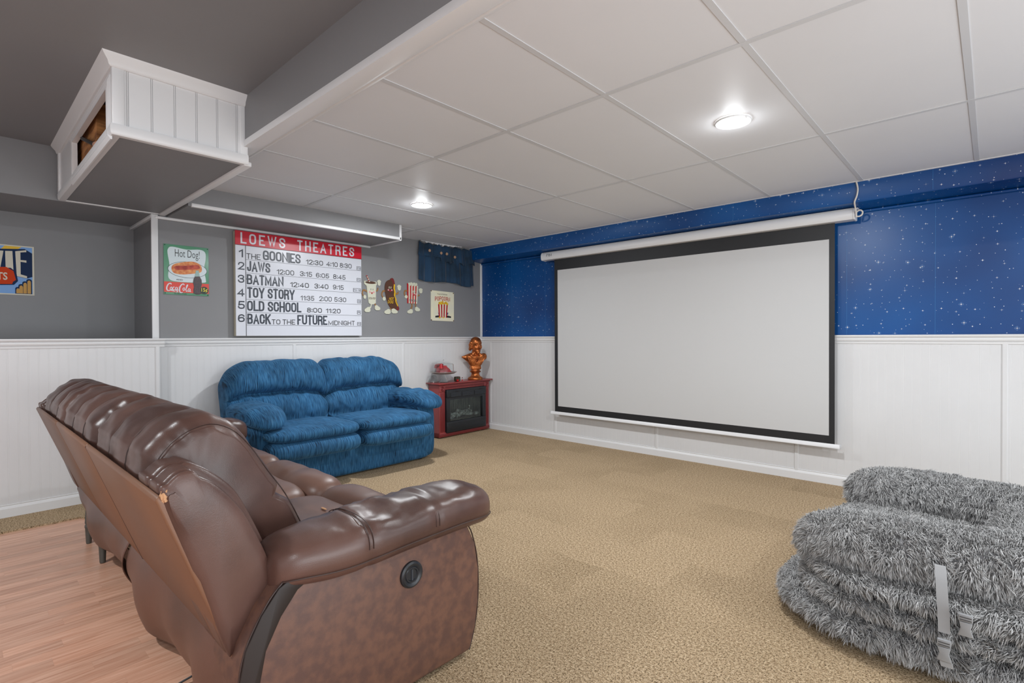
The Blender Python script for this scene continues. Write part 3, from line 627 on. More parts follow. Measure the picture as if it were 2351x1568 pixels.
bp_ = [(0.70, 0.49), (0.765, 0.485), (0.77, 0.53), (0.785, 0.60), (0.83, 0.67), (0.835, 0.76), (0.815, 0.82), (0.83, 0.90), (0.82, 0.955), (0.77, 0.975), (0.70, 0.975), (0.645, 0.955), (0.64, 0.89), (0.655, 0.82), (0.635, 0.74), (0.645, 0.67), (0.68, 0.60), (0.70, 0.53)]
flat('bottle', P_(bp_), 0.0084, 0.0092, cola, hs)
flat('bottle_neck', P_([(0.70, 0.485), (0.765, 0.48), (0.785, 0.60), (0.675, 0.61)]), 0.0092, 0.0096, mat('bottle glass print', (150, 178, 172), 0.3), hs)
for u in (0.68, 0.72, 0.765, 0.80): flat('bottle_highlight', P_([(u, 0.83), (u+0.012, 0.83), (u+0.010, 0.95), (u+0.002, 0.95)]), 0.0092, 0.0096, bpy.data.materials.get('bottle shine') or mat('bottle shine', (84, 62, 70), 0.3), hs)
flat('price_disc', E2(0.89, 0.885, 0.095, 0.078), 0.0092, 0.0098, mat('dark green disc', (26, 44, 36), 0.4), hs)
yel = mat('yellow print', (232, 214, 66), 0.5)
text('lettering', '15¢', Q(0.82, 0)[0], Q(0.965, 0)[0], Q(0, 0.93)[1], Q(0, 0.835)[1], 0.0098, yel, hs, off=0.01)
for u, v in ((0.025, 0.02), (0.975, 0.025), (0.025, 0.975), (0.975, 0.98)): MB().sq((0.006, *Q(u, v)), (0.002, 0.004, 0.004), 2, 4).ob('nail', black, hs)

# popcorn sign
ps = thing('tin_sign', (0.0, -0.648, 1.336), 'small cream tin sign of a striped popcorn box under the denim valance', 'sign')
Q = norm_fn(-0.824, 1.692, 0.352, 0.356); 
flat('board', [Q(*p) for p in [(0.02, 0.0), (0.98, 0.02), (1, 0.06), (0.99, 0.98), (0.97, 1.0), (0.03, 0.985), (0, 0.95), (0.005, 0.03)]], 0.001, 0.006, mat('cream tin', (222, 220, 200), 0.45, rgb2=(232, 226, 196), vscale=9), ps)
red2 = mat('popcorn red', (176, 28, 34), 0.5); rust = mat('rusty corner', (92, 58, 36), 0.8); ylo = mat('popcorn yellow', (234, 196, 40), 0.6, rgb2=(200, 150, 24), vscale=60)
for cu, cv in ((0.02, 0.02), (0.97, 0.05), (0.02, 0.965), (0.975, 0.975)): flat('rust_spot', E2(cu, cv, 0.022, 0.022, 8) if False else [Q(cu+0.022*math.cos(k), cv+0.022*math.sin(k)) for k in range(6)], 0.006, 0.0065, rust, ps)
def arc_warp(u, v, yy, zz): return yy, zz+0.012*(1-(2*u-1)**2)-0.006
for k, ch in enumerate('POPCORN'):
    zz_ = 0.008*(1-((k-3)/3)**2)-0.004; block('letter', ch, Q(0.17+0.096*k, 0)[0], Q(0.17+0.096*k+0.075, 0)[0], Q(0, 0.335)[1]+zz_, Q(0, 0.185)[1]+zz_, 0.006, red2, ps, t=0.17)
text('lettering', 'Fresh & Delicious', Q(0.28, 0)[0], Q(0.70, 0)[0], Q(0, 0.13)[1], Q(0, 0.085)[1], 0.006, black, ps)
for k in range(7):
    a0, a1 = 0.30+0.42*k/7, 0.30+0.42*(k+1)/7; b0, b1 = 0.335+0.34*k/7, 0.335+0.34*(k+1)/7
    flat('box_stripe', [Q(a0, 0.44), Q(a1, 0.44), Q(b1, 0.88), Q(b0, 0.88)], 0.006, 0.0068, red2 if k % 2 == 0 else cream, ps)
for k in range(26):
    u = 0.31+0.40*random.random(); v = 0.44-0.13*random.random()*(1-abs(u-0.51)*3.6); flat('popcorn', [Q(u+0.032*math.cos(j), v+0.028*math.sin(j)) for j in (0, 0.9, 1.8, 2.7, 3.6, 4.5, 5.4)], 0.0068, 0.0074+0.0001*k, ylo, ps)
for s_ in (-1, 1):
    flat('film_strip', [Q(0.52+s_*0.13, 0.80), Q(0.52+s_*0.34, 0.83), Q(0.52+s_*0.34, 0.885), Q(0.52+s_*0.15, 0.875)], 0.006, 0.0066, black, ps)
    flat('ticket', [Q(0.52+s_*0.19-0.04, 0.70), Q(0.52+s_*0.22, 0.71), Q(0.52+s_*0.20, 0.79), Q(0.52+s_*0.15-0.02, 0.78)], 0.006, 0.0066, mat('blue print', (62, 88, 140), 0.5), ps)
flat('loose_popcorn', [Q(0.33, 0.86), Q(0.38, 0.84), Q(0.42, 0.87), Q(0.37, 0.91), Q(0.33, 0.90)], 0.0068, 0.0074, ylo, ps)
flat('loose_popcorn', [Q(0.50, 0.86), Q(0.55, 0.85), Q(0.55, 0.90), Q(0.50, 0.90)], 0.0068, 0.0074, ylo, ps)

# film poster at the frame's edge, on the set-back wall
pz0, pz1, py1 = 1.485, 1.86, -4.158
mp = thing('film_poster', (-0.67, -4.38, pz0), 'blue and yellow cinema poster with cut-off tall white capitals and an orange ticket', 'poster')
Q = norm_fn(py1-0.44, pz1, 0.44, pz1-pz0); D = -0.67
def pf(name, pts, a, b_, m): return flat(name, [Q(*p) for p in pts], D+a, D+b_, m, mp)
navy = mat('navy print', (14, 40, 76), 0.6, spec=0.2); sky = mat('sky blue print', (112, 158, 214), 0.5); gold = mat('gold print', (222, 178, 20), 0.5); ora = mat('orange ticket print', (196, 60, 14), 0.6, spec=0.2); ochre = mat('ochre print', (186, 138, 54), 0.5); bone = mat('bone print', (204, 198, 180), 0.5)
pf('paper', [(0, 0), (1, 0), (1, 1), (0, 1)], 0.001, 0.004, bone)
pf('picture', [(0.02, 0.025), (0.975, 0.025), (0.975, 0.975), (0.02, 0.975)], 0.004, 0.0045, sky)
pf('sunbeam', [(0.55, 0.14), (0.63, 0.025), (0.84, 0.025), (0.74, 0.13)], 0.0045, 0.005, gold)
pf('sunbeam', [(0.15, 0.14), (0.10, 0.025), (0.30, 0.025), (0.33, 0.13)], 0.0045, 0.005, gold)
pf('letter_shadow', [(0.06, 0.15), (0.88, 0.06), (0.975, 0.14), (0.975, 0.62), (0.9, 0.66), (0.5, 0.55), (0.06, 0.52)], 0.005, 0.0053, navy)
pf('letter', [(0.76, 0.12), (0.90, 0.08), (0.90, 0.12), (0.825, 0.135), (0.825, 0.29), (0.90, 0.29), (0.90, 0.335), (0.825, 0.325), (0.825, 0.58), (0.905, 0.61), (0.905, 0.655), (0.775, 0.62)], 0.0053, 0.0058, bone)
pf('letter', [(0.635, 0.13), (0.725, 0.12), (0.735, 0.50), (0.64, 0.50)], 0.0053, 0.0058, bone)
pf('letter', [(0.42, 0.14), (0.49, 0.14), (0.535, 0.36), (0.575, 0.13), (0.615, 0.13), (0.57, 0.50), (0.50, 0.50)], 0.0053, 0.0058, bone)
pf('letter', [(0.08, 0.16), (0.14, 0.16), (0.20, 0.3), (0.26, 0.155), (0.32, 0.15), (0.32, 0.50), (0.26, 0.50), (0.26, 0.33), (0.20, 0.42), (0.14, 0.33), (0.14, 0.50), (0.08, 0.50)], 0.0053, 0.0058, bone)
pf('ticket_shadow', [(0.1, 0.52), (0.70, 0.46), (0.77, 0.54), (0.79, 0.72), (0.74, 0.80), (0.1, 0.86)], 0.0058, 0.0062, navy)
pf('ticket', [(0.1, 0.50), (0.65, 0.45), (0.685, 0.485), (0.735, 0.52), (0.765, 0.70), (0.73, 0.735), (0.715, 0.785), (0.1, 0.83)], 0.0062, 0.0067, ora)
text('lettering', 'TICKETS', Q(0.18, 0)[0], Q(0.66, 0)[0], Q(0, 0.71)[1], Q(0, 0.56)[1], D+0.0067, bone, mp, off=0.02)
for k, (u, h) in enumerate(((0.79, 0.90), (0.83, 0.84), (0.880, 0.78), (0.932, 0.73))):
    w = 0.028; pf('scallop_shadow', [(u-w*1.3, 0.975)]+[(u+w*1.3*math.cos(a_), h-0.03-0.035*math.sin(a_)) for a_ in (math.pi, 2.4, 1.57, 0.8, 0)]+[(u+w*1.3, 0.975)], 0.0045, 0.0048+0.0001*k, navy)
    pf('scallop', [(u-w*0.8, 0.965)]+[(u+w*0.8*math.cos(a_), h-0.035*math.sin(a_)) for a_ in (math.pi, 2.4, 1.57, 0.8, 0)]+[(u+w*0.8, 0.965)], 0.0052, 0.0056+0.0001*k, ochre)

# three cut-out wall figures: soda cup, hot dog, popcorn box
card = mat('card off white', (206, 206, 186), 0.5); brownp = mat('brown limb print', (150, 108, 62), 0.5); pink = mat('pink cheek print', (222, 150, 158), 0.6); dkbrown = mat('dark brown print', (82, 50, 34), 0.5); mint = mat('mint print', (168, 190, 176), 0.5)
def limb(par, pts, w, d=0.004, m=None):
    L_, R_ = [], []; c = catmull([Vector((p[0], p[1], 0)) for p in pts], 4, closed=False)
    for i, p in enumerate(c):
        t = (c[min(i+1, len(c)-1)]-c[max(i-1, 0)]).normalized(); L_.append((p.x-t.y*w, p.y+t.x*w)); R_.append((p.x+t.y*w, p.y-t.x*w))
    flat('limb', [Q(*p) for p in L_+R_[::-1]], 0.002, d+0.0033, m or brownp, par)
def mitt(par, u, v, r=0.07, ang=0.0, fingers=True):
    flat('glove', [Q(u+r*math.cos(k*math.pi/8), v+r*0.8*math.sin(k*math.pi/8)) for k in range(16)], 0.004, 0.009, card, par)
    if fingers:
        for j in range(4):
            a_ = ang+(j-1.5)*0.55; cu, cv = u+r*1.15*math.cos(a_), v-r*0.95*math.sin(a_); flat('finger', [Q(cu+r*0.42*math.cos(k*math.pi/5), cv+r*0.36*math.sin(k*math.pi/5)) for k in range(10)], 0.004, 0.0085+0.0003*j, card, par)
def shoe(par, u, v, w=0.17, s_=1):
    flat('shoe', [Q(u+s_*a_*w, v+c_*0.13) for a_, c_ in [(-0.5, -0.35), (-0.1, -0.5), (0.2, -0.25), (0.55, 0.0), (0.6, 0.4), (0.3, 0.6), (-0.3, 0.6), (-0.55, 0.3)]], 0.004, 0.010, card, par)
def face(par, u, v, s_=1.0, d=0.009):
    for k in (-1, 1):
        flat('eye', [Q(u+k*0.055*s_+0.030*s_*math.cos(a_*math.pi/6), v+0.045*s_*math.sin(a_*math.pi/6)) for a_ in range(12)], d, d+0.0006, card, par)
        flat('pupil', [Q(u+k*0.055*s_+0.005+0.014*s_*math.cos(a_*math.pi/4), v+0.008+0.026*s_*math.sin(a_*math.pi/4)) for a_ in range(8)], d+0.0006, d+0.001, black, par)
        flat('cheek', [Q(u+k*0.11*s_+0.045*s_*math.cos(a_*math.pi/6), v+0.09*s_+0.03*s_*math.sin(a_*math.pi/6)) for a_ in range(12)], d, d+0.0004, pink, par)
    flat('mouth', [Q(u-0.06*s_, v+0.09*s_), Q(u, v+0.105*s_), Q(u+0.06*s_, v+0.09*s_), Q(u+0.03*s_, v+0.145*s_), Q(u-0.02*s_, v+0.15*s_)], d+0.0004, d+0.001, red2, par)
G = 'walking snack cut-outs on the grey wall'
sc = thing('wall_cutout', (0.0, -1.60, 1.42), 'white soda cup cut-out with arms and legs beside the marquee', 'wall art', G)
Q = norm_fn(-1.722, 1.80, 0.235, 0.385)
flat('cup', [Q(*p) for p in [(0.12, 0.17), (0.75, 0.17), (0.76, 0.25), (0.72, 0.27), (0.70, 0.75), (0.60, 0.79), (0.45, 0.80), (0.34, 0.76), (0.24, 0.30), (0.12, 0.25)]], 0.002, 0.009, card, sc)
flat('drink', [Q(0.44+0.27*math.cos(k*math.pi/10), 0.205+0.035*math.sin(k*math.pi/10)) for k in range(20)], 0.009, 0.0098, dkbrown, sc)
for k in range(6): flat('straw_band', [Q(0.42-0.025*k, 0.19-0.028*k), Q(0.36-0.025*k, 0.19-0.028*k), Q(0.335-0.025*k, 0.162-0.028*k), Q(0.395-0.025*k, 0.162-0.028*k)], 0.0098, 0.0108, red2 if k % 2 else card, sc)
limb(sc, [(0.26, 0.45), (0.10, 0.42), (0.03, 0.50), (0.08, 0.57)], 0.022); mitt(sc, 0.15, 0.60, 0.07, fingers=False)
limb(sc, [(0.72, 0.42), (0.80, 0.40), (0.83, 0.33)], 0.022); mitt(sc, 0.88, 0.21, 0.08, 1.6)
limb(sc, [(0.48, 0.79), (0.44, 0.87), (0.38, 0.88)], 0.022, m=card); limb(sc, [(0.65, 0.75), (0.70, 0.83)], 0.025)
shoe(sc, 0.28, 0.93, 0.26, -1); shoe(sc, 0.78, 0.87, 0.25); face(sc, 0.5, 0.38, 0.9)
text('lettering', 'SODA POP', Q(0.34, 0)[0], Q(0.68, 0)[0], Q(0, 0.66)[1], Q(0, 0.60)[1], 0.009, dkbrown, sc, off=0.01)
ho = thing('wall_cutout', (0.0, -1.35, 1.41), 'brown hot dog cut-out with mustard stripe, between the soda cup and popcorn figures', 'wall art', G)
Q = norm_fn(-1.492, 1.788, 0.268, 0.385)
cu_ = lambda pts: [tuple(p)[:2] for p in catmull([Vector((a_, c_, 0)) for a_, c_ in pts], 4)]
flat('frank', [Q(*p) for p in cu_([(0.50, 0.0), (0.60, 0.03), (0.66, 0.2), (0.68, 0.5), (0.80, 0.75), (0.86, 0.84), (0.80, 0.90), (0.70, 0.85), (0.55, 0.6), (0.42, 0.10)])], 0.002, 0.008, red2 if False else mat('frank print', (112, 36, 36), 0.5), ho)
flat('bun', [Q(*p) for p in cu_([(0.36, 0.06), (0.48, 0.06), (0.55, 0.14), (0.60, 0.40), (0.68, 0.62), (0.74, 0.80), (0.66, 0.86), (0.48, 0.86), (0.32, 0.72), (0.22, 0.50), (0.17, 0.30), (0.22, 0.14)])], 0.003, 0.009, dkbrown, ho)
flat('mustard', [Q(*p) for p in [(0.60, 0.16), (0.66, 0.18), (0.64, 0.28), (0.68, 0.38), (0.66, 0.50), (0.72, 0.58), (0.72, 0.66), (0.80, 0.76), (0.77, 0.79), (0.67, 0.66), (0.66, 0.56), (0.60, 0.48), (0.62, 0.38), (0.58, 0.28)]], 0.009, 0.0098, gold, ho)
limb(ho, [(0.26, 0.38), (0.10, 0.38), (0.04, 0.48), (0.10, 0.56)], 0.022); mitt(ho, 0.14, 0.59, 0.07, fingers=False)
limb(ho, [(0.66, 0.42), (0.76, 0.43), (0.83, 0.38)], 0.022); mitt(ho, 0.86, 0.27, 0.08, 1.6)
limb(ho, [(0.44, 0.80), (0.44, 0.88), (0.36, 0.90)], 0.024); limb(ho, [(0.52, 0.84), (0.58, 0.88)], 0.02)
shoe(ho, 0.30, 0.93, 0.26, -1); shoe(ho, 0.62, 0.91, 0.26); face(ho, 0.42, 0.27, 0.75)
text('lettering', 'HOT', Q(0.36, 0)[0], Q(0.60, 0)[0], Q(0, 0.62)[1], Q(0, 0.54)[1], 0.009, gold, ho, off=0.01, shear=0.3)
text('lettering', 'DOG', Q(0.30, 0)[0], Q(0.58, 0)[0], Q(0, 0.71)[1], Q(0, 0.63)[1], 0.009, gold, ho, off=0.01, shear=0.3)
pc = thing('wall_cutout', (0.0, -1.06, 1.43), 'red striped popcorn box cut-out walking below the denim valance corner', 'wall art', G)
Q = norm_fn(-1.20, 1.775, 0.275, 0.355)
for k in range(8):
    a0, a1 = 0.16+0.54*k/8, 0.16+0.54*(k+1)/8; b0, b1 = 0.17+0.48*k/8, 0.17+0.48*(k+1)/8
    flat('box_stripe', [Q(a0, 0.08+0.05*k/8), Q(a1, 0.08+0.05*(k+1)/8), Q(b1, 0.70), Q(b0, 0.70)], 0.002, 0.008, red2 if k % 2 == 0 else card, pc)
for k in range(9): flat('popcorn', [Q(0.26+0.045*k+0.05*math.cos(j), 0.09+0.02*math.sin(k*2)+0.045*math.sin(j)) for j in range(6)], 0.006, 0.009+0.0002*k, card, pc)
limb(pc, [(0.20, 0.32), (0.06, 0.32), (0.03, 0.42), (0.08, 0.47)], 0.025); mitt(pc, 0.11, 0.50, 0.07, fingers=False)
limb(pc, [(0.68, 0.45), (0.78, 0.42)], 0.022); mitt(pc, 0.84, 0.30, 0.08, 1.7)
limb(pc, [(0.38, 0.70), (0.40, 0.80), (0.34, 0.87)], 0.025); limb(pc, [(0.58, 0.70), (0.58, 0.80)], 0.022)
shoe(pc, 0.30, 0.94, 0.24, -1); shoe(pc, 0.66, 0.86, 0.22); face(pc, 0.50, 0.33, 0.8)
text('lettering', 'POPCORN', Q(0.26, 0)[0], Q(0.62, 0)[0], Q(0, 0.65)[1], Q(0, 0.57)[1], 0.008, mat('teal print', (58, 110, 116), 0.5), pc, off=0.01)

# denim valance
denim = mat('dark denim', (16, 38, 54), 0.85, rgb2=(28, 62, 92), vscale=5, bump=0.3, bscale=500, bdist=0.001, lohi=(0.4, 0.7), sheen=0.2)
cv = thing('valance', (0.03, -0.58, 1.8), 'dark blue denim valance with wooden buttons hung under the white ceiling', 'curtain')
def cloth(name, ya, yb, zt, zb_fn, amp0, amp1, off, nu=150, nv=22, ph=0.0, folds=5):
    rows = []
    for i in range(nu+1):
        u = i/nu; row = []
        for j in range(nv+1):
            v = j/nv; flare = 1+0.06*v
            y = (ya+yb)/2+(ya+(yb-ya)*u-(ya+yb)/2)*flare
            w = math.sin(2*math.pi*folds*u+ph+1.6*math.sin(5*u+ph))+0.35*math.sin(2*math.pi*folds*2.3*u+1)
            a_ = amp0+(amp1-amp0)*v
            z = zt(u)+(zb_fn(u)-zt(u))*v
            row.append((off+a_*(w+1.0)*0.6+0.004*nz((u*9, v*4, 0), 1), y, z))
        rows.append(row)
    b = MB().grid(rows); me = b.mesh(name, denim, smooth=180)
    o = link(name, me, cv); md = o.modifiers.new('s', 'SOLIDIFY'); md.thickness = 0.004; return o
ztop = lambda u: 2.232-0.018*abs(math.sin(19*u))
cloth('skirt', -1.0, -0.17, ztop, lambda u: 1.80-0.012*math.sin(9*u)-0.03*u*(1 if u < 0.9 else 0.3), 0.010, 0.034, 0.012)
cloth('flap', -1.005, -0.165, lambda u: ztop(u)+0.001, lambda u: (2.075 if u < 0.37 else 2.035)+0.018*math.sin(22*u)*(u > 0.5), 0.014, 0.026, 0.022, nv=10, folds=6)
butm = mat('wooden button', (186, 150, 122), 0.5)
for (px, pz) in ((-0.885, 2.135), (-0.715, 2.125), (-0.63, 2.125), (-0.505, 2.10)):
    MB().lathe([(0, 0.010), (0.008, 0.010), (0.0125, 0.012), (0.016, 0.010), (0.017, 0.005), (0.015, 0.0), (0, 0)], (0.060, px, pz), 20, M=Matrix.Rotation(math.pi/2, 4, 'Y')).ob('button', butm, cv, smooth=60)
# torn white edge between ceiling and valance
b = MB(); pts = [(-1.0, 0), (-0.98, 0.004)]
rows = []; rr = random.Random(3)
for k in range(40):
    y = -1.0+0.62*k/39; h = 0.006+0.016*rr.random()*(1 if k % 5 else 1.6)*(0.3+math.sin(math.pi*k/39)); rows.append([(0.052, y, HC-0.001), (0.056+0.004*rr.random(), y, HC-h), (0.0, y, HC-h*0.5)])
b.grid(rows); b.ob('torn_edge', whitetrim, ceiling)

# ------------------------------------------------------------------ projector screen
scn = thing('projector_screen', (2.57, -0.12, 0.30), 'large pull-down projector screen, white with black border, in front of the starry wall', 'projector screen')
scw = mat('screen white', (197, 197, 197), 0.8); scb = mat('screen black border', (30, 31, 34), 0.5, bump=0.4, bscale=700, bdist=0.001)
SY = -0.082
b = MB(); x0, x1, z0, z1 = 1.234, 3.905, 0.325, 2.03
b.box((x0, SY, z0), (x1, SY+0.0015, z1)); b.ob('border_fabric', scb, scn)
MB().box((1.278, SY-0.0012, 0.386), (3.867, SY-0.0002, 1.875)).ob('screen_surface', scw, scn)
bar = [(-0.012, 0), (-0.012, 0.010), (-0.005, 0.022), (0.0, 0.03), (0.005, 0.03), (0.008, 0.022), (0.012, 0.010), (0.012, 0.0)]
MB().prism([(SY+a, 0.295+c) for a, c in bar], 1.182, 3.940, X).ob('bottom_bar', whitetrim, scn, smooth=40)
for x in (1.176, 3.940): MB().box((x, SY-0.013, 0.293), (x+0.007, SY+0.013, 0.327)).ob('bar_cap', grid_m, scn, bevel=0.002)
cs = [(-0.052, 2.000), (-0.046, 1.990), (0.012, 1.985), (0.03, 1.992), (0.034, 2.005), (0.034, 2.058), (0.026, 2.070), (-0.030, 2.072), (-0.046, 2.064), (-0.054, 2.050), (-0.056, 2.030), (-0.055, 2.010)]
MB().prism([(SY+0.008+a*1.1, c+0.006) for a, c in cs], 1.094, 4.031, X).ob('case', whitetrim, scn, smooth=40)
MB().box((1.094, SY-0.052, 2.072), (4.031, SY+0.012, 2.075)).ob('case_edge', grid_m, scn)
for x, w in ((1.086, 0.014), (4.027, 0.014)):
    MB().prism([(SY+0.008+a*1.16, 2.036+(c-2.03)*1.06) for a, c in cs], x, x+w, X).ob('end_cap', whitetrim, scn, smooth=40, bevel=0.003)
MB().box((4.030, SY-0.02, 2.074), (4.055, SY+0.03, 2.079)).ob('bracket', whitetrim, scn); MB().box((1.09, SY-0.01, 2.076), (1.11, SY+0.03, 2.081)).ob('bracket', whitetrim, scn)
FY = lambda p, q, d: (p, d, q)
for k, pts in enumerate(([(1.20, 2.022), (1.205, 2.045), (1.216, 2.046)], [(1.232, 2.022), (1.228, 2.038), (1.238, 2.046), (1.248, 2.038), (1.244, 2.024), (1.236, 2.02)], [(1.262, 2.020), (1.268, 2.036), (1.266, 2.046)])):
    MB().tube([(x-0.033, SY-0.0545, z+0.008) for x, z in pts], 0.0022, 6).ob('printed_mark', black, scn)
cordm = mat('white cord', (214, 208, 200), 0.5)
cd = MB(); cd.tube([tuple(p) for p in catmull([Vector(p) for p in [(4.062, -0.213, 2.243), (4.072, -0.215, 2.19), (4.066, -0.216, 2.14), (4.052, -0.212, 2.10), (4.050, -0.17, 2.065), (4.050, -0.145, 2.03), (4.050, -0.14, 2.005), (4.049, -0.14, 2.02), (4.054, -0.138, 2.043), (4.074, -0.136, 2.052), (4.088, -0.134, 2.038), (4.084, -0.134, 2.018), (4.068, -0.136, 2.008), (4.052, -0.138, 2.010)]], 5, closed=False)], 0.0055, 8)
tag(cd.ob('cord', cordm, smooth=60), 'white looped cord hanging from the ceiling at the end of the screen case', 'cord')

# ------------------------------------------------------------------ electric fireplace
fr = mat('red stained wood', (150, 62, 62), 0.38, rgb2=(122, 44, 46), vscale=3, stretch=(1, 1, 0.4), coat=0.15)
frd = mat('dark red wood', (116, 36, 40), 0.4); fb = mat('black metal', (30, 33, 38), 0.38); fb2 = mat('black vent slat', (52, 57, 64), 0.35)
fp = thing('electric_fireplace', (0.1, -0.46, 0.0), 'red wooden electric fireplace with black front standing in the corner', 'fireplace')
ang = math.radians(2.5); R2 = Matrix.Rotation(ang, 4, 'Z')
FO = Vector((0.205, -0.87, 0.0)); RT = Vector((-math.sin(ang), math.cos(ang), 0)); NM = Vector((math.cos(ang), math.sin(ang), 0))
def F(s, z, d): v = FO+RT*s+NM*d; return (v.x, v.y, z)
def fbox(b, s0, s1, z0, z1, d0, d1): return b.add([F(s, z, d) for d in (d0, d1) for (s, z) in ((s0, z0), (s1, z0), (s1, z1), (s0, z1))], [(0, 1, 2, 3), (4, 7, 6, 5), (0, 4, 5, 1), (1, 5, 6, 2), (2, 6, 7, 3), (3, 7, 4, 0)])
def fb_(name, m, s0, s1, z0, z1, d0, d1, par=None, bev=0.0): b = MB(); fbox(b, s0, s1, z0, z1, d0, d1); return b.ob(name, m, par or fp, bevel=bev)
WF = 0.815; HT = 0.625
fb_('side_panel', fr, 0, 0.018, 0.015, HT-0.02, -0.18, -0.006); fb_('side_panel', fr, WF-0.018, WF, 0.015, HT-0.02, -0.18, -0.006)
fb_('back_panel', fr, 0.018, WF-0.018, 0.015, HT-0.02, -0.18, -0.172)
fb_('top', fr, -0.035, WF+0.04, HT-0.012, HT+0.004, -0.19, 0.035, bev=0.004); fb_('top_moulding', frd, -0.012, WF+0.012, HT-0.026, HT-0.012, -0.18, 0.016, bev=0.004)
for s_ in (0.0, WF-0.085):
    fb_('pilaster', fr, s_, s_+0.085, 0.06, HT-0.10, -0.006, 0.0, bev=0.002)
    for k in range(4): fb_('flute', frd, s_+0.014+0.016*k, s_+0.022+0.016*k, 0.075, HT-0.11, 0.0, 0.004, bev=0.0015)
    fb_('corner_block', fr, s_, s_+0.085, HT-0.098, HT-0.028, -0.006, 0.006, bev=0.003)
    v = F(s_+0.042, HT-0.063, 0.006); MB().lathe([(0.0, 0.004), (0.008, 0.006), (0.010, 0.002), (0.018, 0.002), (0.021, 0.006), (0.026, 0.004), (0.028, 0)], v, 20, M=Matrix.Rotation(math.pi/2, 4, 'Y')).ob('rosette', frd, fp, smooth=60)
fb_('frieze', fr, 0.085, WF-0.085, HT-0.075, HT-0.026, -0.006, 0.0); fb_('frieze_bead', frd, 0.085, WF-0.085, HT-0.060, HT-0.045, 0.0, 0.006, bev=0.002)
fb_('plinth', fr, 0, WF, 0.012, 0.062, -0.17, 0.002, bev=0.002); fb_('plinth_bead', frd, 0.0, WF, 0.022, 0.05, 0.002, 0.012, bev=0.003)
for s_ in (0.05, WF-0.09): fb_('foot', fb, s_, s_+0.03, 0.0, 0.012, -0.10, -0.02)
I0, I1 = 0.092, WF-0.075
fb_('insert_top', fb, I0, I1, 0.455, HT-0.078, -0.02, 0.028, bev=0.005)
fb_('insert_side', fb, I0, I0+0.055, 0.18, 0.455, -0.02, 0.022, bev=0.003); fb_('insert_side', fb, I1-0.055, I1, 0.18, 0.455, -0.02, 0.022, bev=0.003)
fb_('insert_bottom', fb, I0, I1, 0.055, 0.18, -0.02, 0.026, bev=0.004); fb_('insert_header', fb, I0+0.055, I1-0.055, 0.43, 0.455, -0.02, 0.02)
for k in range(6): fb_('lower_rib', fb, I0+0.02, I1-0.02, 0.072+0.016*k, 0.078+0.016*k, 0.026, 0.029)
gs = [(I0+0.055, I0+0.215), (I0+0.235, I0+0.425), (I0+0.445, I1-0.03)]
for a, c in gs:
    fb_('grille_recess', black, a, c, 0.462, 0.512, 0.0282, 0.0288)
    for k in range(5): fb_('vent_slat', fb2, a+0.002, c-0.002, 0.464+0.0098*k, 0.469+0.0098*k, 0.0285, 0.034)
for s_ in (I0+0.13, I1-0.12): fb_('latch', black, s_, s_+0.05, 0.517, 0.526, 0.028, 0.034, bev=0.003)
fb_('firebox_back', mat('firebox grey', (104, 112, 110), 0.7, rgb2=(58, 64, 62), vscale=9, stretch=(1, 6, 1)), I0+0.04, I1-0.04, 0.17, 0.45, -0.15, -0.145); fb_('firebox_floor', mat('ash bed', (120, 116, 104), 0.95, rgb2=(52, 50, 44), vscale=40, bump=1, bscale=80, bdist=0.01), I0+0.04, I1-0.04, 0.165, 0.185, -0.15, -0.01)
for s_ in (I0+0.045, I1-0.05): fb_('firebox_side', bpy.data.materials['firebox grey'], s_, s_+0.005, 0.18, 0.45, -0.15, -0.01)
logm = mat('ash grey log', (190, 194, 192), 0.9, rgb2=(78, 78, 74), vscale=22, stretch=(2, 1, 2), bump=0.8, bscale=60, bdist=0.006)
for (a, c, r) in (((0.14, 0.205, -0.04), (0.40, 0.23, -0.07), 0.020), ((0.24, 0.25, -0.09), (0.66, 0.215, -0.035), 0.022), ((0.34, 0.265, -0.10), (0.58, 0.245, -0.08), 0.024), ((0.30, 0.20, -0.03), (0.33, 0.295, -0.06), 0.010), ((0.50, 0.215, -0.05), (0.56, 0.315, -0.09), 0.014), ((0.12, 0.235, -0.09), (0.30, 0.225, -0.10), 0.018)):
    pts = [Vector(F(a[0]+(c[0]-a[0])*t, a[1]+(c[1]-a[1])*t, a[2]+(c[2]-a[2])*t))+Vector((0, 0, 0.006*math.sin(9*t+a[0]*20))) for t in [k/8 for k in range(9)]]
    MB().tube(pts, [r*(0.75+0.3*random.random()) for _ in pts], 9).ob('log', logm, fp, smooth=70)
gl = glass('firebox glass', (215, 225, 222), 0.02); fb_('glass', gl, I0+0.056, I1-0.056, 0.181, 0.429, 0.0, 0.003)

# things on top of the fireplace
TZ = HT+0.004
clear = glass('clear glass', (250, 252, 252), 0.0, 1.35)
cx, cy = 0.165, -0.772
st = thing('cake_stand', (cx, cy, TZ), 'clear glass cake stand with a flared foot at the near end of the red fireplace', 'cake stand')
MB().lathe([(0.0, 0.004), (0.045, 0.003), (0.050, 0.0), (0.0525, 0.002), (0.050, 0.012), (0.040, 0.03), (0.028, 0.055), (0.021, 0.085), (0.020, 0.095), (0.0165, 0.095), (0.018, 0.08), (0.024, 0.055), (0.035, 0.03), (0.044, 0.010), (0.0, 0.008)], (cx, cy, TZ), 40).ob('foot', clear, st, smooth=60)
plate_m = mat('tinted plate glass', (150, 142, 138), 0.12, spec=0.7)
MB().lathe([(0, 0.097), (0.09, 0.097), (0.125, 0.105), (0.150, 0.120), (0.153, 0.122), (0.150, 0.125), (0.122, 0.112), (0.09, 0.104), (0, 0.103)], (cx, cy, TZ), 48).ob('plate', plate_m, st, smooth=60)
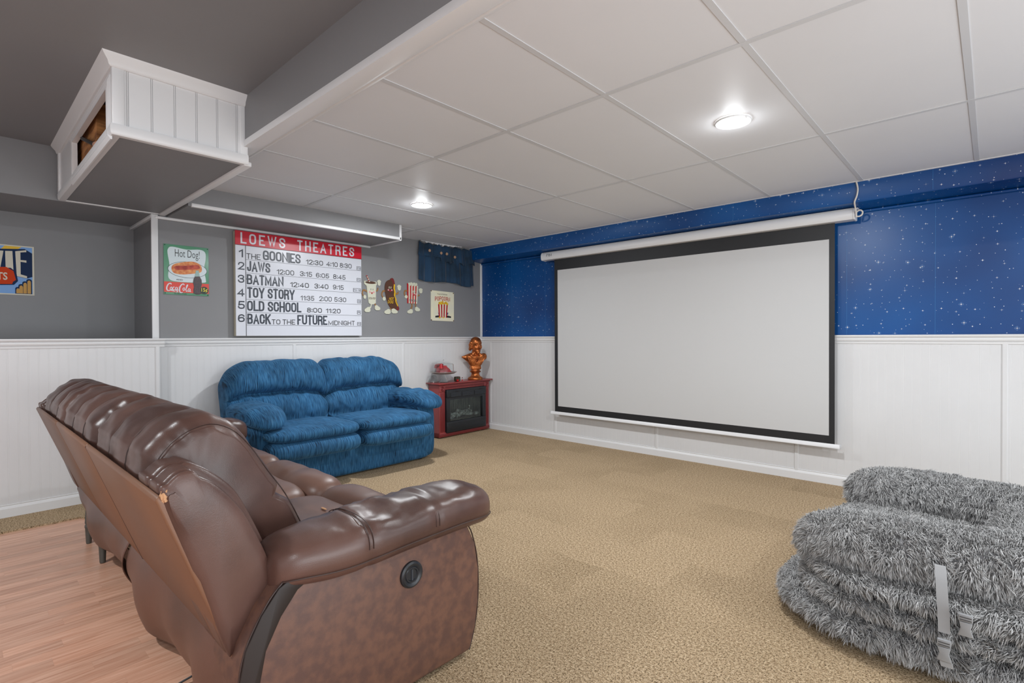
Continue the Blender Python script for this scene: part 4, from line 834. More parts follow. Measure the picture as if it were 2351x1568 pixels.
dome = tag(MB().lathe([(0, 0.236), (0.03, 0.235), (0.08, 0.229), (0.108, 0.215), (0.1145, 0.205), (0.118, 0.111), (0.1158, 0.111), (0.1122, 0.204), (0.105, 0.213), (0.079, 0.2265), (0.03, 0.2325), (0, 0.2335)], (cx, cy, TZ), 48).ob('glass_dome', clear, smooth=60), 'clear glass cake dome covering the red telephone', 'dome')
kn = MB().lathe([(0, 0.262), (0.007, 0.258), (0.008, 0.252), (0.005, 0.245), (0.003, 0.236), (0, 0.236)], (cx, cy, TZ), 16).ob('knob', clear, dome, smooth=60)
# clear shell added for the cake dome's shadow and refraction on the wall
tag(MB().lathe([(0, 0.084), (0.03, 0.080), (0.05, 0.066), (0.058, 0.04), (0.060, 0.001), (0.058, 0.001), (0.056, 0.039), (0.048, 0.064), (0.029, 0.078), (0, 0.082)], (0.080, -0.862, TZ), 40).ob('refraction_shell', clear, smooth=60), 'clear glass shell added for the shadow and refraction of the cake dome', 'refraction shell')
# red rotary telephone inside the dome
redp = mat('red plastic', (176, 16, 32), 0.22, coat=0.3)
PZ = TZ+0.104
ph = thing('telephone', (cx, cy, PZ), 'red vintage rotary telephone under the glass dome', 'telephone')
a2 = math.radians(-48); ux = Vector((math.cos(a2+math.pi/2), math.sin(a2+math.pi/2), 0)); vx = Vector((ux.y, -ux.x, 0))
# u = front direction of the phone, seen turned towards the corner; v = across
U_ = Vector((0.30, 0.954, 0)).normalized(); V_ = Vector((U_.y, -U_.x, 0)); PC = Vector((cx-0.005, cy-0.012, PZ))
def PP(u, v, w): q = PC+(U_*u+V_*v)*1.06; return (q.x, q.y, PZ+w*1.05)
prof = [(-0.062, 0.0), (0.098, 0.0), (0.098, 0.014), (0.060, 0.050), (0.040, 0.068), (0.030, 0.088), (-0.030, 0.092), (-0.045, 0.075), (-0.062, 0.045)]
rows = []
for k in range(9):
    v = -0.062+0.124*k/8; s_ = 1-0.10*abs(k-4)/4; rows.append([PP(p[0]*s_, v*(1-0.22*p[1]/0.09), p[1]) for p in prof])
b = MB(); b.grid(rows, cv=True); b.f += [tuple(range(9)), tuple(range(72, 81))]; b.mi += [0, 0]; b.ob('body', redp, ph, smooth=35, bevel=0.003)
hp = []
for k in range(13):
    t = -1+k/6; hp.append(PP(-0.040, 0.080*t, 0.097+0.006*(1-t*t)))
MB().tube(hp, [0.011+0.004*abs(-1+k/6)**2 for k in range(13)], 10).ob('handset', redp, ph, smooth=60)
for s_ in (-1, 1): MB().tube([PP(-0.042, 0.070*s_, 0.104), PP(-0.044, 0.074*s_, 0.08), PP(-0.046, 0.076*s_, 0.058)], [0.018, 0.023, 0.026], 14).ob('handset_end', redp, ph, smooth=50)
for s_ in (-1, 1): MB().tube([PP(-0.01, 0.035*s_, 0.086), PP(-0.01, 0.037*s_, 0.102)], 0.008, 8).ob('cradle_prong', black, ph)
dn = Vector((0.68, 0, 0.73)); dc = Vector(PP(0.062, 0, 0.050))
nrm = (U_*0.69+Vector((0, 0, 0.724))).normalized(); MD = nrm.to_track_quat('Z', 'Y').to_matrix().to_4x4()
MB().lathe([(0, 0.004), (0.030, 0.005), (0.036, 0.003), (0.038, -0.002), (0, -0.002)], dc, 28, M=MD).ob('dial', redp, ph, smooth=40)
MB().lathe([(0, 0.007), (0.011, 0.0065), (0.013, 0.004), (0, 0.004)], dc, 20, M=MD).ob('dial_centre', mat('pale label', (222, 214, 210), 0.4), ph, smooth=40)
for k in range(10):
    a_ = k*2*math.pi/12; q = MD @ Vector((0.024*math.cos(a_), 0.024*math.sin(a_), 0.0055)); MB().lathe([(0, 0.0005), (0.0045, 0.0)], dc+q, 10, M=MD).ob('finger_hole', black, ph)
# toy viewer and tiny glass ornament
tv = thing('toy_camera', (0.155, -0.565, TZ), 'small brown box camera with a red knob between telephone and bust', 'toy')
toyb = mat('brown toy box', (88, 76, 58), 0.6, rgb2=(58, 48, 36), vscale=60)
MB().sq((0.155, -0.560, TZ+0.029), (0.022, 0.036, 0.027), 7, 8).ob('body', toyb, tv, smooth=50)
MB().sq((0.182, -0.578, TZ+0.014), (0.014, 0.014, 0.013), 2.2, 8).ob('red_knob', mat('bright red knob', (214, 20, 20), 0.3), tv, smooth=60)
MB().box((0.176, -0.583, TZ+0.040), (0.179, -0.563, TZ+0.047)).ob('window', black, tv)
og = thing('ornament', (0.16, -0.485, TZ), 'tiny clear glass ornament with a red base beside the bust', 'ornament')
MB().lathe([(0, 0.0), (0.009, 0.0), (0.008, 0.006), (0.004, 0.012), (0.004, 0.02), (0, 0.02)], (0.16, -0.485, TZ), 12).ob('base', redp, og, smooth=50)
MB().sq((0.16, -0.485, TZ+0.030), (0.009, 0.009, 0.012), 2, 6).ob('glass_top', clear, og, smooth=80)

# bronze bust
brz = mat('bronze', (200, 118, 64), 0.36, metal=0.8, rgb2=(120, 60, 30), vscale=20, lohi=(0.3, 0.65))
def fuse(name, b, m, parent, vox, smooth=0, fn=None):
    """weld overlapping closed shapes into one continuous surface"""
    me = b.mesh(name, m); o = bpy.data.objects.new('tmp', me); COL.objects.link(o)
    r = o.modifiers.new('r', 'REMESH'); r.mode = 'VOXEL'; r.voxel_size = vox; r.use_smooth_shade = True
    if smooth: s_ = o.modifiers.new('s', 'SMOOTH'); s_.iterations = smooth; s_.factor = 0.5
    dg = bpy.context.evaluated_depsgraph_get(); dg.update(); out = bpy.data.meshes.new_from_object(o.evaluated_get(dg)); out.name = name
    bpy.data.objects.remove(o); bpy.data.meshes.remove(me)
    if not out.materials: out.materials.append(m)
    out.polygons.foreach_set('use_smooth', [True]*len(out.polygons)); return link(name, out, parent)
BXY = (0.15, -0.262); 
bu = thing('bust', (BXY[0], BXY[1], TZ), 'bronze bust of a bald bearded man in a collared shirt on the fireplace', 'sculpture')
MB().lathe([(0, 0), (0.072, 0), (0.078, 0.008), (0.076, 0.020), (0.066, 0.028), (0.050, 0.036), (0.042, 0.050), (0.040, 0.066), (0.044, 0.074), (0.056, 0.078), (0.057, 0.086), (0.046, 0.092), (0.044, 0.104), (0, 0.104)], (BXY[0], BXY[1], TZ), 40, M=Matrix.Scale(1.2, 4)).ob('pedestal', brz, bu, smooth=50)
# local axes: fw = where the chest faces, sd = its left
fw = Vector((0.80, -0.36, 0)).normalized(); fw = Vector((0.90, -0.42, 0)).normalized(); sd = Vector((-fw.y, fw.x, 0))
ba = Matrix(((fw.x, sd.x, 0, BXY[0]), (fw.y, sd.y, 0, BXY[1]), (0, 0, 1, TZ), (0, 0, 0, 1))) @ Matrix.Scale(1.2, 4)
b = MB()
def el(x, y, z, a, c, e, n=2.2, k=8, rot=None):
    Mx = ba.to_3x3().to_4x4() @ (rot or Matrix.Identity(4)); p = ba @ Vector((x, y, z)); b.sq(p, (a, c, e), n, k, M=Mx)
el(0.0, 0, 0.122, 0.040, 0.055, 0.020, 5)
for k in range(18):
    t = k/17; el(0.004, 0, 0.135+0.095*t, 0.036+0.014*t, 0.046+0.062*t**0.8, 0.024, 2.4, 10)
el(0.004, 0, 0.232, 0.046, 0.108, 0.026, 2.3, 12)
for k in range(14): el(0.0, -0.06-0.0050*k, 0.216+0.0012*k, 0.038-0.0018*k, 0.020, 0.050*(1-k/15)**0.9+0.002, 2, 8)
el(0.0, 0.088, 0.232, 0.034, 0.034, 0.036, 2.2, 8); el(0.0, 0, 0.256, 0.036, 0.070, 0.020, 2, 10)
el(0.008, 0, 0.275, 0.036, 0.038, 0.05, 2, 10)
HR = Matrix.Rotation(0.22, 4, 'Z')
def hd(x, y, z, a, c, e, n=2.0, k=8, rot=None):
    q = HR @ Vector((x, y, z)); el(q.x+0.008, q.y, q.z, a, c, e, n, k, HR @ (rot or Matrix.Identity(4)))
hd(0.004, 0, 0.372, 0.062, 0.056, 0.062, 2.1, 14); hd(0.018, 0, 0.335, 0.046, 0.044, 0.056, 2.2, 12); hd(0.030, 0, 0.300, 0.030, 0.028, 0.030, 2, 10)
hd(0.066, 0, 0.344, 0.013, 0.009, 0.020, 2, 8); hd(0.073, 0, 0.333, 0.010, 0.012, 0.008, 2, 8)
hd(0.058, 0.020, 0.366, 0.010, 0.017, 0.006, 2, 8); hd(0.058, -0.020, 0.366, 0.010, 0.017, 0.006, 2, 8)
for s_ in (-1, 1):
    hd(0.054, 0.020*s_, 0.352, 0.009, 0.010, 0.007, 2, 6); hd(0.042, 0.024*s_, 0.330, 0.016, 0.017, 0.020, 2, 8)
    hd(0.064, 0.013*s_, 0.318, 0.009, 0.016, 0.005, 2, 8, Matrix.Rotation(-0.35*s_, 4, 'X'))
    for (x_, z_, r_) in ((0.004, 0.372, 0.018), (-0.006, 0.352, 0.022), (0.0, 0.330, 0.023), (-0.012, 0.312, 0.019), (0.012, 0.340, 0.014)): hd(x_, 0.056*s_, z_, r_, r_*0.75, r_, 2, 8)
hd(-0.035, 0, 0.335, 0.036, 0.046, 0.036, 2, 10)
hd(0.062, 0, 0.303, 0.010, 0.013, 0.005, 2, 8); hd(0.044, 0, 0.292, 0.024, 0.030, 0.022, 2, 8); hd(0.050, 0, 0.276, 0.018, 0.018, 0.022, 2, 8); hd(0.044, 0, 0.260, 0.013, 0.012, 0.014, 2, 8)
for s_ in (-1, 1):   # collar wings and lapel folds
    el(0.036, 0.034*s_, 0.262, 0.009, 0.040, 0.012, 2.5, 8, Matrix.Rotation(-0.75*s_, 4, 'X')); el(0.046, 0.046*s_, 0.238, 0.006, 0.026, 0.012, 3, 8, Matrix.Rotation(0.75*s_, 4, 'X'))
    for k in range(4): el(0.043-0.003*k, (0.022+0.018*k)*s_, 0.186+0.004*k, 0.008, 0.004, 0.042-0.004*k, 2, 6, Matrix.Rotation(-0.5*s_, 4, 'X'))
for k in range(3): el(0.051, 0.0, 0.165+0.022*k, 0.005, 0.005, 0.005, 2, 5)
fuse('figure', b, brz, bu, 0.0030, 1)

# ------------------------------------------------------------------ upholstery
def leather(name, rgb, rgb2, rough, coat=0.0, vs=4):
    return mat(name, rgb, rough, rgb2=rgb2, vscale=vs, bump=0.25, bscale=420, bdist=0.0012, spec=0.5, coat=coat, lohi=(0.38, 0.62))
lea = leather('brown leather', (92, 66, 58), (70, 48, 42), 0.34)
leas = leather('worn brown leather side', (104, 72, 58), (86, 60, 52), 0.5, vs=32)
leab = leather('brown leather back floor bounce', (122, 84, 60), (104, 76, 62), 0.45, vs=1.5)  # orange tint of light bounced off the floor is put into this colour
led = mat('dark leather seam', (58, 40, 35), 0.5)
wear = mat('torn leather lining', (196, 150, 112), 0.9)
sofa = thing('leather_sofa', (2.2, -3.75, 0.0), 'brown leather reclining sofa seen from behind, facing the projector screen', 'sofa')
SX0, SX1 = 0.90, 3.40
# seat backs: closed outline in (y,z) swept along x, padded in channels
BP = [(-4.10, 0.34), (-4.19, 0.54), (-4.262, 0.745), (-4.268, 0.79), (-4.255, 0.835), (-4.215, 0.885), (-4.16, 0.918), (-4.10, 0.926), (-4.04, 0.898), (-3.985, 0.835), (-3.93, 0.745), (-3.875, 0.66), (-3.83, 0.57), (-3.795, 0.48), (-3.79, 0.41), (-3.84, 0.36), (-3.97, 0.33)]
bpc = [(p.x, p.y) for p in catmull([Vector((a, c, 0)) for a, c in BP], 6)]
bc = Vector((-4.03, 0.64))
def back_cushion(xa, xb, seed, open_end=False):
    n = len(bpc); rows = []; NU = 84
    for i in range(NU+1):
        u = i/NU; x = xa+(xb-xa)*u; e = min(u, 1-u)*(xb-xa)
        sh = 1-0.16*(max(0, 1-e/0.055))**2.2
        row = []
        for j, (y, z) in enumerate(bpc):
            d = Vector((y, z))-bc; r_ = d.length; nn = d/r_
            head = max(0.0, min(1.0, (z-0.60)/0.16)); front = 1.0 if y > -4.15 else 0.55
            ch = abs(math.sin(math.pi*u*3)); bul = 0.015*head*(ch**0.55)*(1 if y > -4.26 else 0.6)
            cre = -0.030*math.exp(-((z-0.645)/0.022)**2)*(1 if y > -3.98 else 0)
            pk = 0.006*math.sin(46*(y*2+z)+seed)*math.exp(-e/0.05)*head
            wr = 0.006*nz((x*7, y*22, z*22), 1, seed)*head+0.004*nz((x*16, y*8, z*8), 1, seed+4)
            s_ = (bul+cre+pk+wr-0.012*head)
            q = bc+nn*(r_*sh+s_)
            row.append((x, q.x, q.y))
        rows.append(row)
    b = MB(); b.grid(rows, cv=True); n_ = n; b.f += [tuple(range(n_)), tuple(range(NU*n_, NU*n_+n_))]; b.mi += [0, 0]
    o = b.ob('back_cushion', lea, sofa, smooth=75)
    # stitched channel lines
    for k in (1, 2):
        x = xa+(xb-xa)*k/3; pts = []
        for (y, z) in bpc:
            if z > 0.66:
                d = Vector((y, z))-bc; q = bc+d*(1-0.0135/d.length)+d/d.length*0.0035; pts.append((x, q.x, q.y))
        pts = sorted(pts, key=lambda p: math.atan2(p[2]-0.64, p[1]+4.03))
        if len(pts) > 3: MB().tube(pts, 0.0016, 5).ob('stitching', led, o)
    return o
cxs = [0.98, 1.655, 2.405, 3.11]
for i in range(3): back_cushion(cxs[i]+0.006, cxs[i+1]-0.006, i*7+2)
# piping round the outer end of the near cushion
pp = []
for (y, z) in bpc:
    d = Vector((y, z))-bc; q = bc+d*0.90; pp.append((3.106, q.x, q.y))
MB().tube(pp+[pp[0]], 0.0018, 6).ob('piping', led, sofa, smooth=60)
# padded wings outside the end cushions
WP = [(-4.275, 0.765), (-4.262, 0.80), (-4.225, 0.822), (-4.165, 0.80), (-4.095, 0.725), (-4.045, 0.625), (-4.005, 0.52), (-4.0, 0.465), (-4.045, 0.40), (-4.09, 0.325), (-4.115, 0.305), (-4.135, 0.33), (-4.20, 0.535)]
wpc = [(p.x, p.y) for p in catmull([Vector((a, c, 0)) for a, c in WP], 6)]
wc = Vector((-4.13, 0.58))
def wing(xa, xb, k=1.0, oy=0.0, oz=0.0):
    rows = []; NU = 24
    for i in range(NU+1):
        u = i/NU; x = xa+(xb-xa)*u; out = u
        # inner roll, groove, flat outer face
        s_ = 1.0-0.05*math.exp(-((u-0.72)/0.06)**2)-0.30*max(0, (u-0.86)/0.14)**2.5-0.10*max(0, (0.12-u)/0.12)**2
        rows.append([(x, wc.x+(y-wc.x)*s_, wc.y+(z-wc.y)*s_) if y > -4.26+0.0 and not (z < 0.75 and y < -4.10 and u < 0.999 and (y+4.115)*0.46+(z-0.305)*0.187 < -0.0) else (x, wc.x+(y-wc.x)*max(s_, 0.9), wc.y+(z-wc.y)*max(s_, 0.9)) for y, z in wpc])
    rows = [[(x, wc.x+(y-wc.x)*(k if y > -4.2 else 1)+oy*max(0, min(1, (y+4.2)/0.1)), wc.y+(z-wc.y)*(k if y > -4.2 else 1)+oz*max(0, min(1, (y+4.2)/0.1))) for x, y, z in r] for r in rows]
    n = len(wpc); b = MB(); b.grid(rows, cv=True); b.f += [tuple(range(n)), tuple(range(NU*n, NU*n+n))]; b.mi += [0, 0]
    return b.ob('wing', lea, sofa, smooth=60)
wing(3.10, 3.245, 1.03, 0.012, 0.0); wing(3.22, 3.337, 0.93, -0.006, -0.006); wing(0.985, 0.86)
MB().tube([(3.324, wc.x+(y-wc.x)*0.80, wc.y+(z-wc.y)*0.80) for y, z in wpc if z > 0.34], 0.0016, 6).ob('piping', led, sofa, smooth=60)
MB().sq((3.322, -4.268, 0.770), (0.010, 0.010, 0.015), 2, 8, fn=lambda q, d: q*(1+0.6*nz(tuple(d), 3))).ob('torn_corner', wear, sofa, smooth=60)
# outer backs: three flat panels leaning back, with a dust skirt below
def outer_back(xa, xb):
    b = MB(); P = [(-4.278, 0.775), (-4.29, 0.765), (-4.122, 0.31), (-4.10, 0.315), (-4.23, 0.70)]
    b.prism(P, xa, xb, X); return b.ob('outer_back', leab, sofa, bevel=0.006)
for xa, xb in ((0.875, 1.645), (1.657, 2.40), (2.404, 3.325)): outer_back(xa, xb)
MB().tube([(2.403, -4.287, 0.765), (2.403, -4.12, 0.31)], 0.003, 6).ob('seam', led, sofa)
def skirt(xa, xb, seed, zb=0.045, lift=0.0):
    rows = []; NU = 60; NV = 16
    for i in range(NU+1):
        u = i/NU; x = xa+(xb-xa)*u; row = []
        for j in range(NV+1):
            v = j/NV; w = math.sin(9*u+seed)+0.5*math.sin(21*u+seed*2)
            y = -4.112+0.022*v*w-0.030*math.sin(math.pi*min(1, v))+0.02*v*v
            z = 0.33+(zb+0.02*math.sin(7*u+seed)+lift*(1-u)**3-0.33)*v
            row.append((x+0.01*w*v, y, z))
        rows.append(row)
    me = MB().grid(rows).mesh('dust_skirt', leab2, smooth=180); o = link('dust_skirt', me, sofa); md = o.modifiers.new('s', 'SOLIDIFY'); md.thickness = 0.004
leab2 = leather('skirt leather', (98, 66, 54), (78, 54, 46), 0.38, vs=3)
skirt(0.95, 2.19, 1.0, zb=0.12, lift=0.10); skirt(2.21, 3.34, 3.2, zb=0.035, lift=0.08)
legm = mat('grey metal leg', (92, 92, 88), 0.45, metal=0.4)
for (x, y) in ((1.02, -4.086), (1.40, -4.085), (2.9, -4.05), (1.0, -3.42), (3.3, -3.42)):
    MB().lathe([(0, 0), (0.0125, 0), (0.0135, 0.01), (0.0155, 0.06), (0.0165, 0.085), (0.019, 0.092), (0.0185, 0.102), (0.015, 0.108), (0.018, 0.118), (0.017, 0.13), (0.014, 0.19), (0, 0.19)], (x, y, -0.008 if y < -3.9 else 0.0), 20).ob('leg', legm, sofa, smooth=50)
# arm panels
AP = [(-3.345, 0.015), (-3.318, 0.09), (-3.302, 0.18), (-3.300, 0.30), (-3.318, 0.40), (-3.355, 0.475), (-3.45, 0.52), (-3.75, 0.53), (-3.96, 0.52), (-4.03, 0.485), (-4.075, 0.43), (-4.115, 0.355), (-4.132, 0.27), (-4.135, 0.15), (-4.13, 0.015)]
for (xa, xb) in ((3.19, 3.395), (0.90, 1.08)):
    flat('arm_panel', AP if xa > 2 else [(max(q[0], -4.0), q[1]) for q in AP[:-3]]+[(-4.0, 0.015)], xa, xb, leas, sofa, smooth=50, bevel=0.012)
    xo = xb-0.003 if xa > 2 else xa+0.003
    if xa > 2: MB().tube([(xo-0.003 if xa > 2 else xo+0.003, p.x, p.y) for p in catmull([Vector((y-0.001*(1 if y > -3.7 else -1), z, 0)) for y, z in AP], 5, closed=False)], 0.0024, 6).ob('piping', led, sofa, smooth=60)
rb = AP[8:]; MB().prism([(q[0], q[1]) for q in rb]+[(q[0]+0.05, q[1]-0.02) for q in rb[::-1][1:]], 3.390, 3.3975, X).ob('rear_band', mat('dark leather band', (34, 25, 22), 0.55), sofa, bevel=0.002)
# arm pads: lofted along y
def arm_pad(xc, half=0.135):
    st_ = [(-4.035, 0.500, 0.35), (-4.02, 0.512, 0.62), (-3.97, 0.520, 0.82), (-3.87, 0.517, 0.95), (-3.76, 0.520, 1.0), (-3.64, 0.525, 1.0), (-3.52, 0.528, 1.0), (-3.42, 0.530, 1.0), (-3.34, 0.528, 0.98), (-3.285, 0.522, 0.90), (-3.25, 0.516, 0.72), (-3.235, 0.512, 0.4)]
    c = catmull([Vector(p) for p in st_], 8, closed=False); rows = []; NV = 56
    for i, p in enumerate(c):
        y, zc, s_ = p; row = []
        g = 1-0.035*math.exp(-((y+3.775)/0.012)**2)-0.035*math.exp(-((y+3.525)/0.012)**2)
        for j in range(NV):
            a = 2*math.pi*j/NV; ca, sa = math.cos(a), math.sin(a); e = 2/2.8
            hx = half*s_*g*abs(ca)**e*(1 if ca > 0 else -1); hz = (0.082 if sa > 0 else 0.072)*s_**0.8*g*abs(sa)**e*(1 if sa > 0 else -1)
            tp = max(0, sa)*s_; seg = math.exp(-((y+3.66)/0.11)**2)+0.6
            wr = (0.013*nz((ca*1.5, y*11, sa), 1, 3)+0.010*abs(nz((ca*2.2, y*15, sa*2), 1.3, 8))-0.003)*tp*seg*(g > 0.985)
            seam = -0.006*math.exp(-((sa+0.25)/0.06)**2)
            row.append((xc+hx*(1+seam*4)+0, y, zc+hz+wr))
        rows.append(row)
    n = NV; b = MB(); b.grid(rows, cv=True); b.f += [tuple(range(n)), tuple(range((len(rows)-1)*n, len(rows)*n))]; b.mi += [0, 0]
    o = b.ob('arm_pad', lea, sofa, smooth=100)
    for y in (-3.782, -3.768, -3.532, -3.518):
        pts = [(xc+(half*0.985)*abs(math.cos(a))**(2/2.8)*(1 if math.cos(a) > 0 else -1), y, 0.524+0.0795*abs(math.sin(a))**(2/2.8)) for a in [math.pi*k/20 for k in range(21)]]
        MB().tube(pts, 0.0014, 5).ob('stitching', led, o)
    sg = 1 if xc > 2 else -1
    MB().tube([(xc+sg*(half*0.99)*min(1, s_*1.02), y, zc-0.026*s_) for y, zc, s_ in c[8:-6]], 0.002, 6).ob('seam', led, o)
arm_pad(3.305); arm_pad(0.99, 0.115)
# seats: flat pad behind, padded roll in front
lseat = leather('worn brown seat leather', (118, 88, 76), (98, 72, 62), 0.38, vs=3)
for i, (xa, xb) in enumerate(((1.10, 1.77), (1.78, 2.47), (2.48, 3.175))):
    xm, hw_ = (xa+xb)/2, (xb-xa)/2
    def f1(q, d, i=i):
        t = max(0, d.z); q.z += 0.010*t*nz((q.x*6, q.y*6, i*3), 1, 2)-0.02*t*(abs(q.x)/0.33)**4; return q
    MB().sq((xm, -3.66, 0.375), (hw_, 0.185, 0.085), (7, 5, 4), 20, fn=f1).ob('seat_cushion', lseat, sofa, smooth=80)
    def f2(q, d, i=i):
        ch = abs(math.sin(math.pi*(q.x/hw_+1)*1.0)); q.z += 0.010*(ch**0.5-0.6)*max(0, d.z)+0.006*nz((q.x*9, q.y*9, i), 1, 5); return q
    MB().sq((xm, -3.385, 0.375), (hw_, 0.105, 0.095), (7, 2.6, 2.6), 22, fn=f2).ob('seat_roll', lseat, sofa, smooth=80)
    MB().sq((xm, -3.36, 0.19), (hw_-0.01, 0.05, 0.13), 6, 10).ob('front_panel', lea, sofa, smooth=60)
MB().box((0.95, -3.95, 0.06), (3.35, -3.40, 0.31)).ob('seat_frame', led, sofa)
MB().sq((2.81, -3.60, 0.463), (0.022, 0.005, 0.003), 2, 5).ob('tear', wear, sofa)
# power button on the arm panel
MB().lathe([(0, 0.006), (0.018, 0.006), (0.020, 0.0095), (0.024, 0.0095), (0.026, 0.007), (0.030, 0.010), (0.036, 0.011), (0.042, 0.007), (0.043, 0.0), (0, 0)], (3.395, -3.605, 0.38), 40, M=Matrix.Rotation(math.pi/2, 4, 'Y')).ob('power_button', fb, sofa, smooth=40)
MB().box((3.400, -3.608, 0.362), (3.4035, -3.602, 0.398)).ob('button_ridge', fb2, bpy.data.objects['power_button'])
MB().tube([tuple(p) for p in catmull([Vector(p) for p in [(2.80, -4.07, 0.01), (2.79, -4.12, -0.006), (2.82, -4.15, -0.006), (2.86, -4.14, -0.006), (2.88, -4.08, 0.01)]], 5, closed=False)], 0.0035, 6).ob('power_lead', black, sofa, smooth=60)

# ------------------------------------------------------------------ blue loveseat
def blue_fabric():
    m = bpy.data.materials.new('blue striped chenille'); m.use_nodes = True; nt = m.node_tree; b = nt.nodes['Principled BSDF']; L = nt.links.new
    b.inputs['Roughness'].default_value = 0.85; b.inputs['Specular IOR Level'].default_value = 0.25; b.inputs['Sheen Weight'].default_value = 0.35; b.inputs['Sheen Roughness'].default_value = 0.35
    b.inputs['Sheen Tint'].default_value = lin((120, 180, 230))
    g = N(nt, 'ShaderNodeNewGeometry'); mp = N(nt, 'ShaderNodeMapping'); mp.inputs['Scale'].default_value = (9, 230, 9); L(g.outputs['Position'], mp.inputs[0])
    n1 = N(nt, 'ShaderNodeTexNoise'); n1.inputs['Scale'].default_value = 1.5; n1.inputs['Detail'].default_value = 3; L(mp.outputs[0], n1.inputs['Vector'])
    r = N(nt, 'ShaderNodeValToRGB'); e = r.color_ramp.elements
    e[0].position = 0.34; e[0].color = lin((20, 40, 60)); e[1].position = 0.70; e[1].color = lin((70, 116, 150)); x = e.new(0.44); x.color = lin((32, 78, 116)); x = e.new(0.56); x.color = lin((50, 102, 142))
    L(n1.outputs['Fac'], r.inputs[0])
    n2 = N(nt, 'ShaderNodeTexNoise'); n2.inputs['Scale'].default_value = 5; n2.inputs['Detail'].default_value = 2; L(g.outputs['Position'], n2.inputs['Vector'])
    mr = N(nt, 'ShaderNodeMapRange'); mr.inputs['From Min'].default_value = 0.3; mr.inputs['From Max'].default_value = 0.7; mr.inputs['To Min'].default_value = 0.72; mr.inputs['To Max'].default_value = 1.15; L(n2.outputs['Fac'], mr.inputs['Value'])
    hs = N(nt, 'ShaderNodeHueSaturation'); L(mr.outputs[0], hs.inputs['Value']); L(r.outputs[0], hs.inputs['Color']); L(hs.outputs[0], b.inputs['Base Color'])
    bp = N(nt, 'ShaderNodeBump'); bp.inputs['Strength'].default_value = 0.35; bp.inputs['Distance'].default_value = 0.003; L(n1.outputs['Fac'], bp.inputs['Height']); L(bp.outputs[0], b.inputs['Normal'])
    return m
blu = blue_fabric()
ls = thing('loveseat', (0.5, -2.29, 0.0), 'blue striped two-seat reclining sofa against the panelled wall under the marquee', 'sofa')
LP = [(0.20, 0.40), (0.14, 0.62), (0.10, 0.82), (0.115, 0.90), (0.17, 0.945), (0.25, 0.955), (0.33, 0.93), (0.385, 0.87), (0.41, 0.79), (0.395, 0.725), (0.335, 0.695), (0.385, 0.660), (0.43, 0.60), (0.445, 0.53), (0.43, 0.46), (0.44, 0.42), (0.36, 0.38)]
lpc = [(p.x, p.y) for p in catmull([Vector((a, c, 0)) for a, c in LP], 6)]
lc = Vector((0.26, 0.66))
def blue_back(ya, yb, seed, outer):
    rows = []; NU = 90; n = len(lpc)
    for i in range(NU+1):
        u = i/NU; y = ya+(yb-ya)*u; eo = (u if outer < 0 else 1-u)*(yb-ya); ei = (1-u if outer < 0 else u)*(yb-ya); row = []
        drop = 0.10*max(0, 1-eo/0.26)**2.4+0.035*max(0, 1-ei/0.10)**2
        sh = 1-0.22*max(0, 1-eo/0.07)**2.2-0.16*max(0, 1-ei/0.07)**2.0
        for (x, z) in lpc:
            head = max(0, min(1, (z-0.70)/0.05)); f = max(0, min(1, (x-0.2)/0.15))
            d = Vector((x, z))-lc; r_ = d.length; nn = d/r_
            # folds: gathers running from the crease, and pulls toward the middle
            fo = f*(0.008*math.sin(52*y+14*z+seed)*(math.exp(-((z-0.70)/0.05)**2)+0.45*math.exp(-ei/0.10))+0.016*nz((x*4, y*13+z*7, z*5), 1, seed)+0.026*nz((x*3, y*5-z*6, z*3), 1, seed+9)-0.012*abs(nz((x*4, y*8+z*9, z*4), 1.3, seed+5)))
            top = 0.018*abs(nz((y*11, z*3, x*3), 1, seed+3))*head
            q = lc+nn*(r_*sh+fo+top); zz = q.y-drop*max(0, (q.y-0.45)/0.5)-0.05*f*math.exp(-ei/0.12)*math.exp(-((z-0.72)/0.12)**2)
            row.append((q.x, y, zz))
        rows.append(row)
    b = MB(); b.grid(rows, cv=True); b.f += [tuple(range(n)), tuple(range(NU*n, NU*n+n))]; b.mi += [0, 0]
    return b.ob('back_cushion', blu, ls, smooth=80)
blue_back(-3.125, -2.318, 2.0, -1); blue_back(-2.312, -1.495, 6.0, 1)
MB().sq((0.16, -2.30, 0.44), (0.09, 0.79, 0.38), 8, 20).ob('back_frame', blu, ls, smooth=70)
def wrf(seed, a1=0.008, sc=7):
    def f(q, d): 
        k = max(0, d.z); q.z += a1*k*nz((q.x*sc, q.y*sc*1.6, seed), 1, seed)+0.6*a1*k*math.sin(34*q.y+9*q.x+seed)*0.4; return q
    return f
for i, (ya, yb) in enumerate(((-3.07, -2.335), (-2.325, -1.60))):
    ym, hw_ = (ya+yb)/2, (yb-ya)/2
    MB().sq((0.745, ym, 0.425), (0.315, hw_, 0.052), (5, 7, 2.5), 26, fn=wrf(i*3+1)).ob('seat_pad', blu, ls, smooth=90)
    MB().sq((0.80, ym, 0.315), (0.285, hw_, 0.078), (4, 8, 2.6), 24, fn=wrf(i*3+2, 0.004)).ob('seat_roll', blu, ls, smooth=90)
MB().sq((0.52, -2.29, 0.155), (0.36, 0.80, 0.148), (8, 14, 12), 20).ob('base', blu, ls, smooth=60)
MB().sq((0.60, -2.30, 0.27), (0.28, 0.66, 0.10), 8, 10).ob('seat_deck', blu, ls, smooth=60)
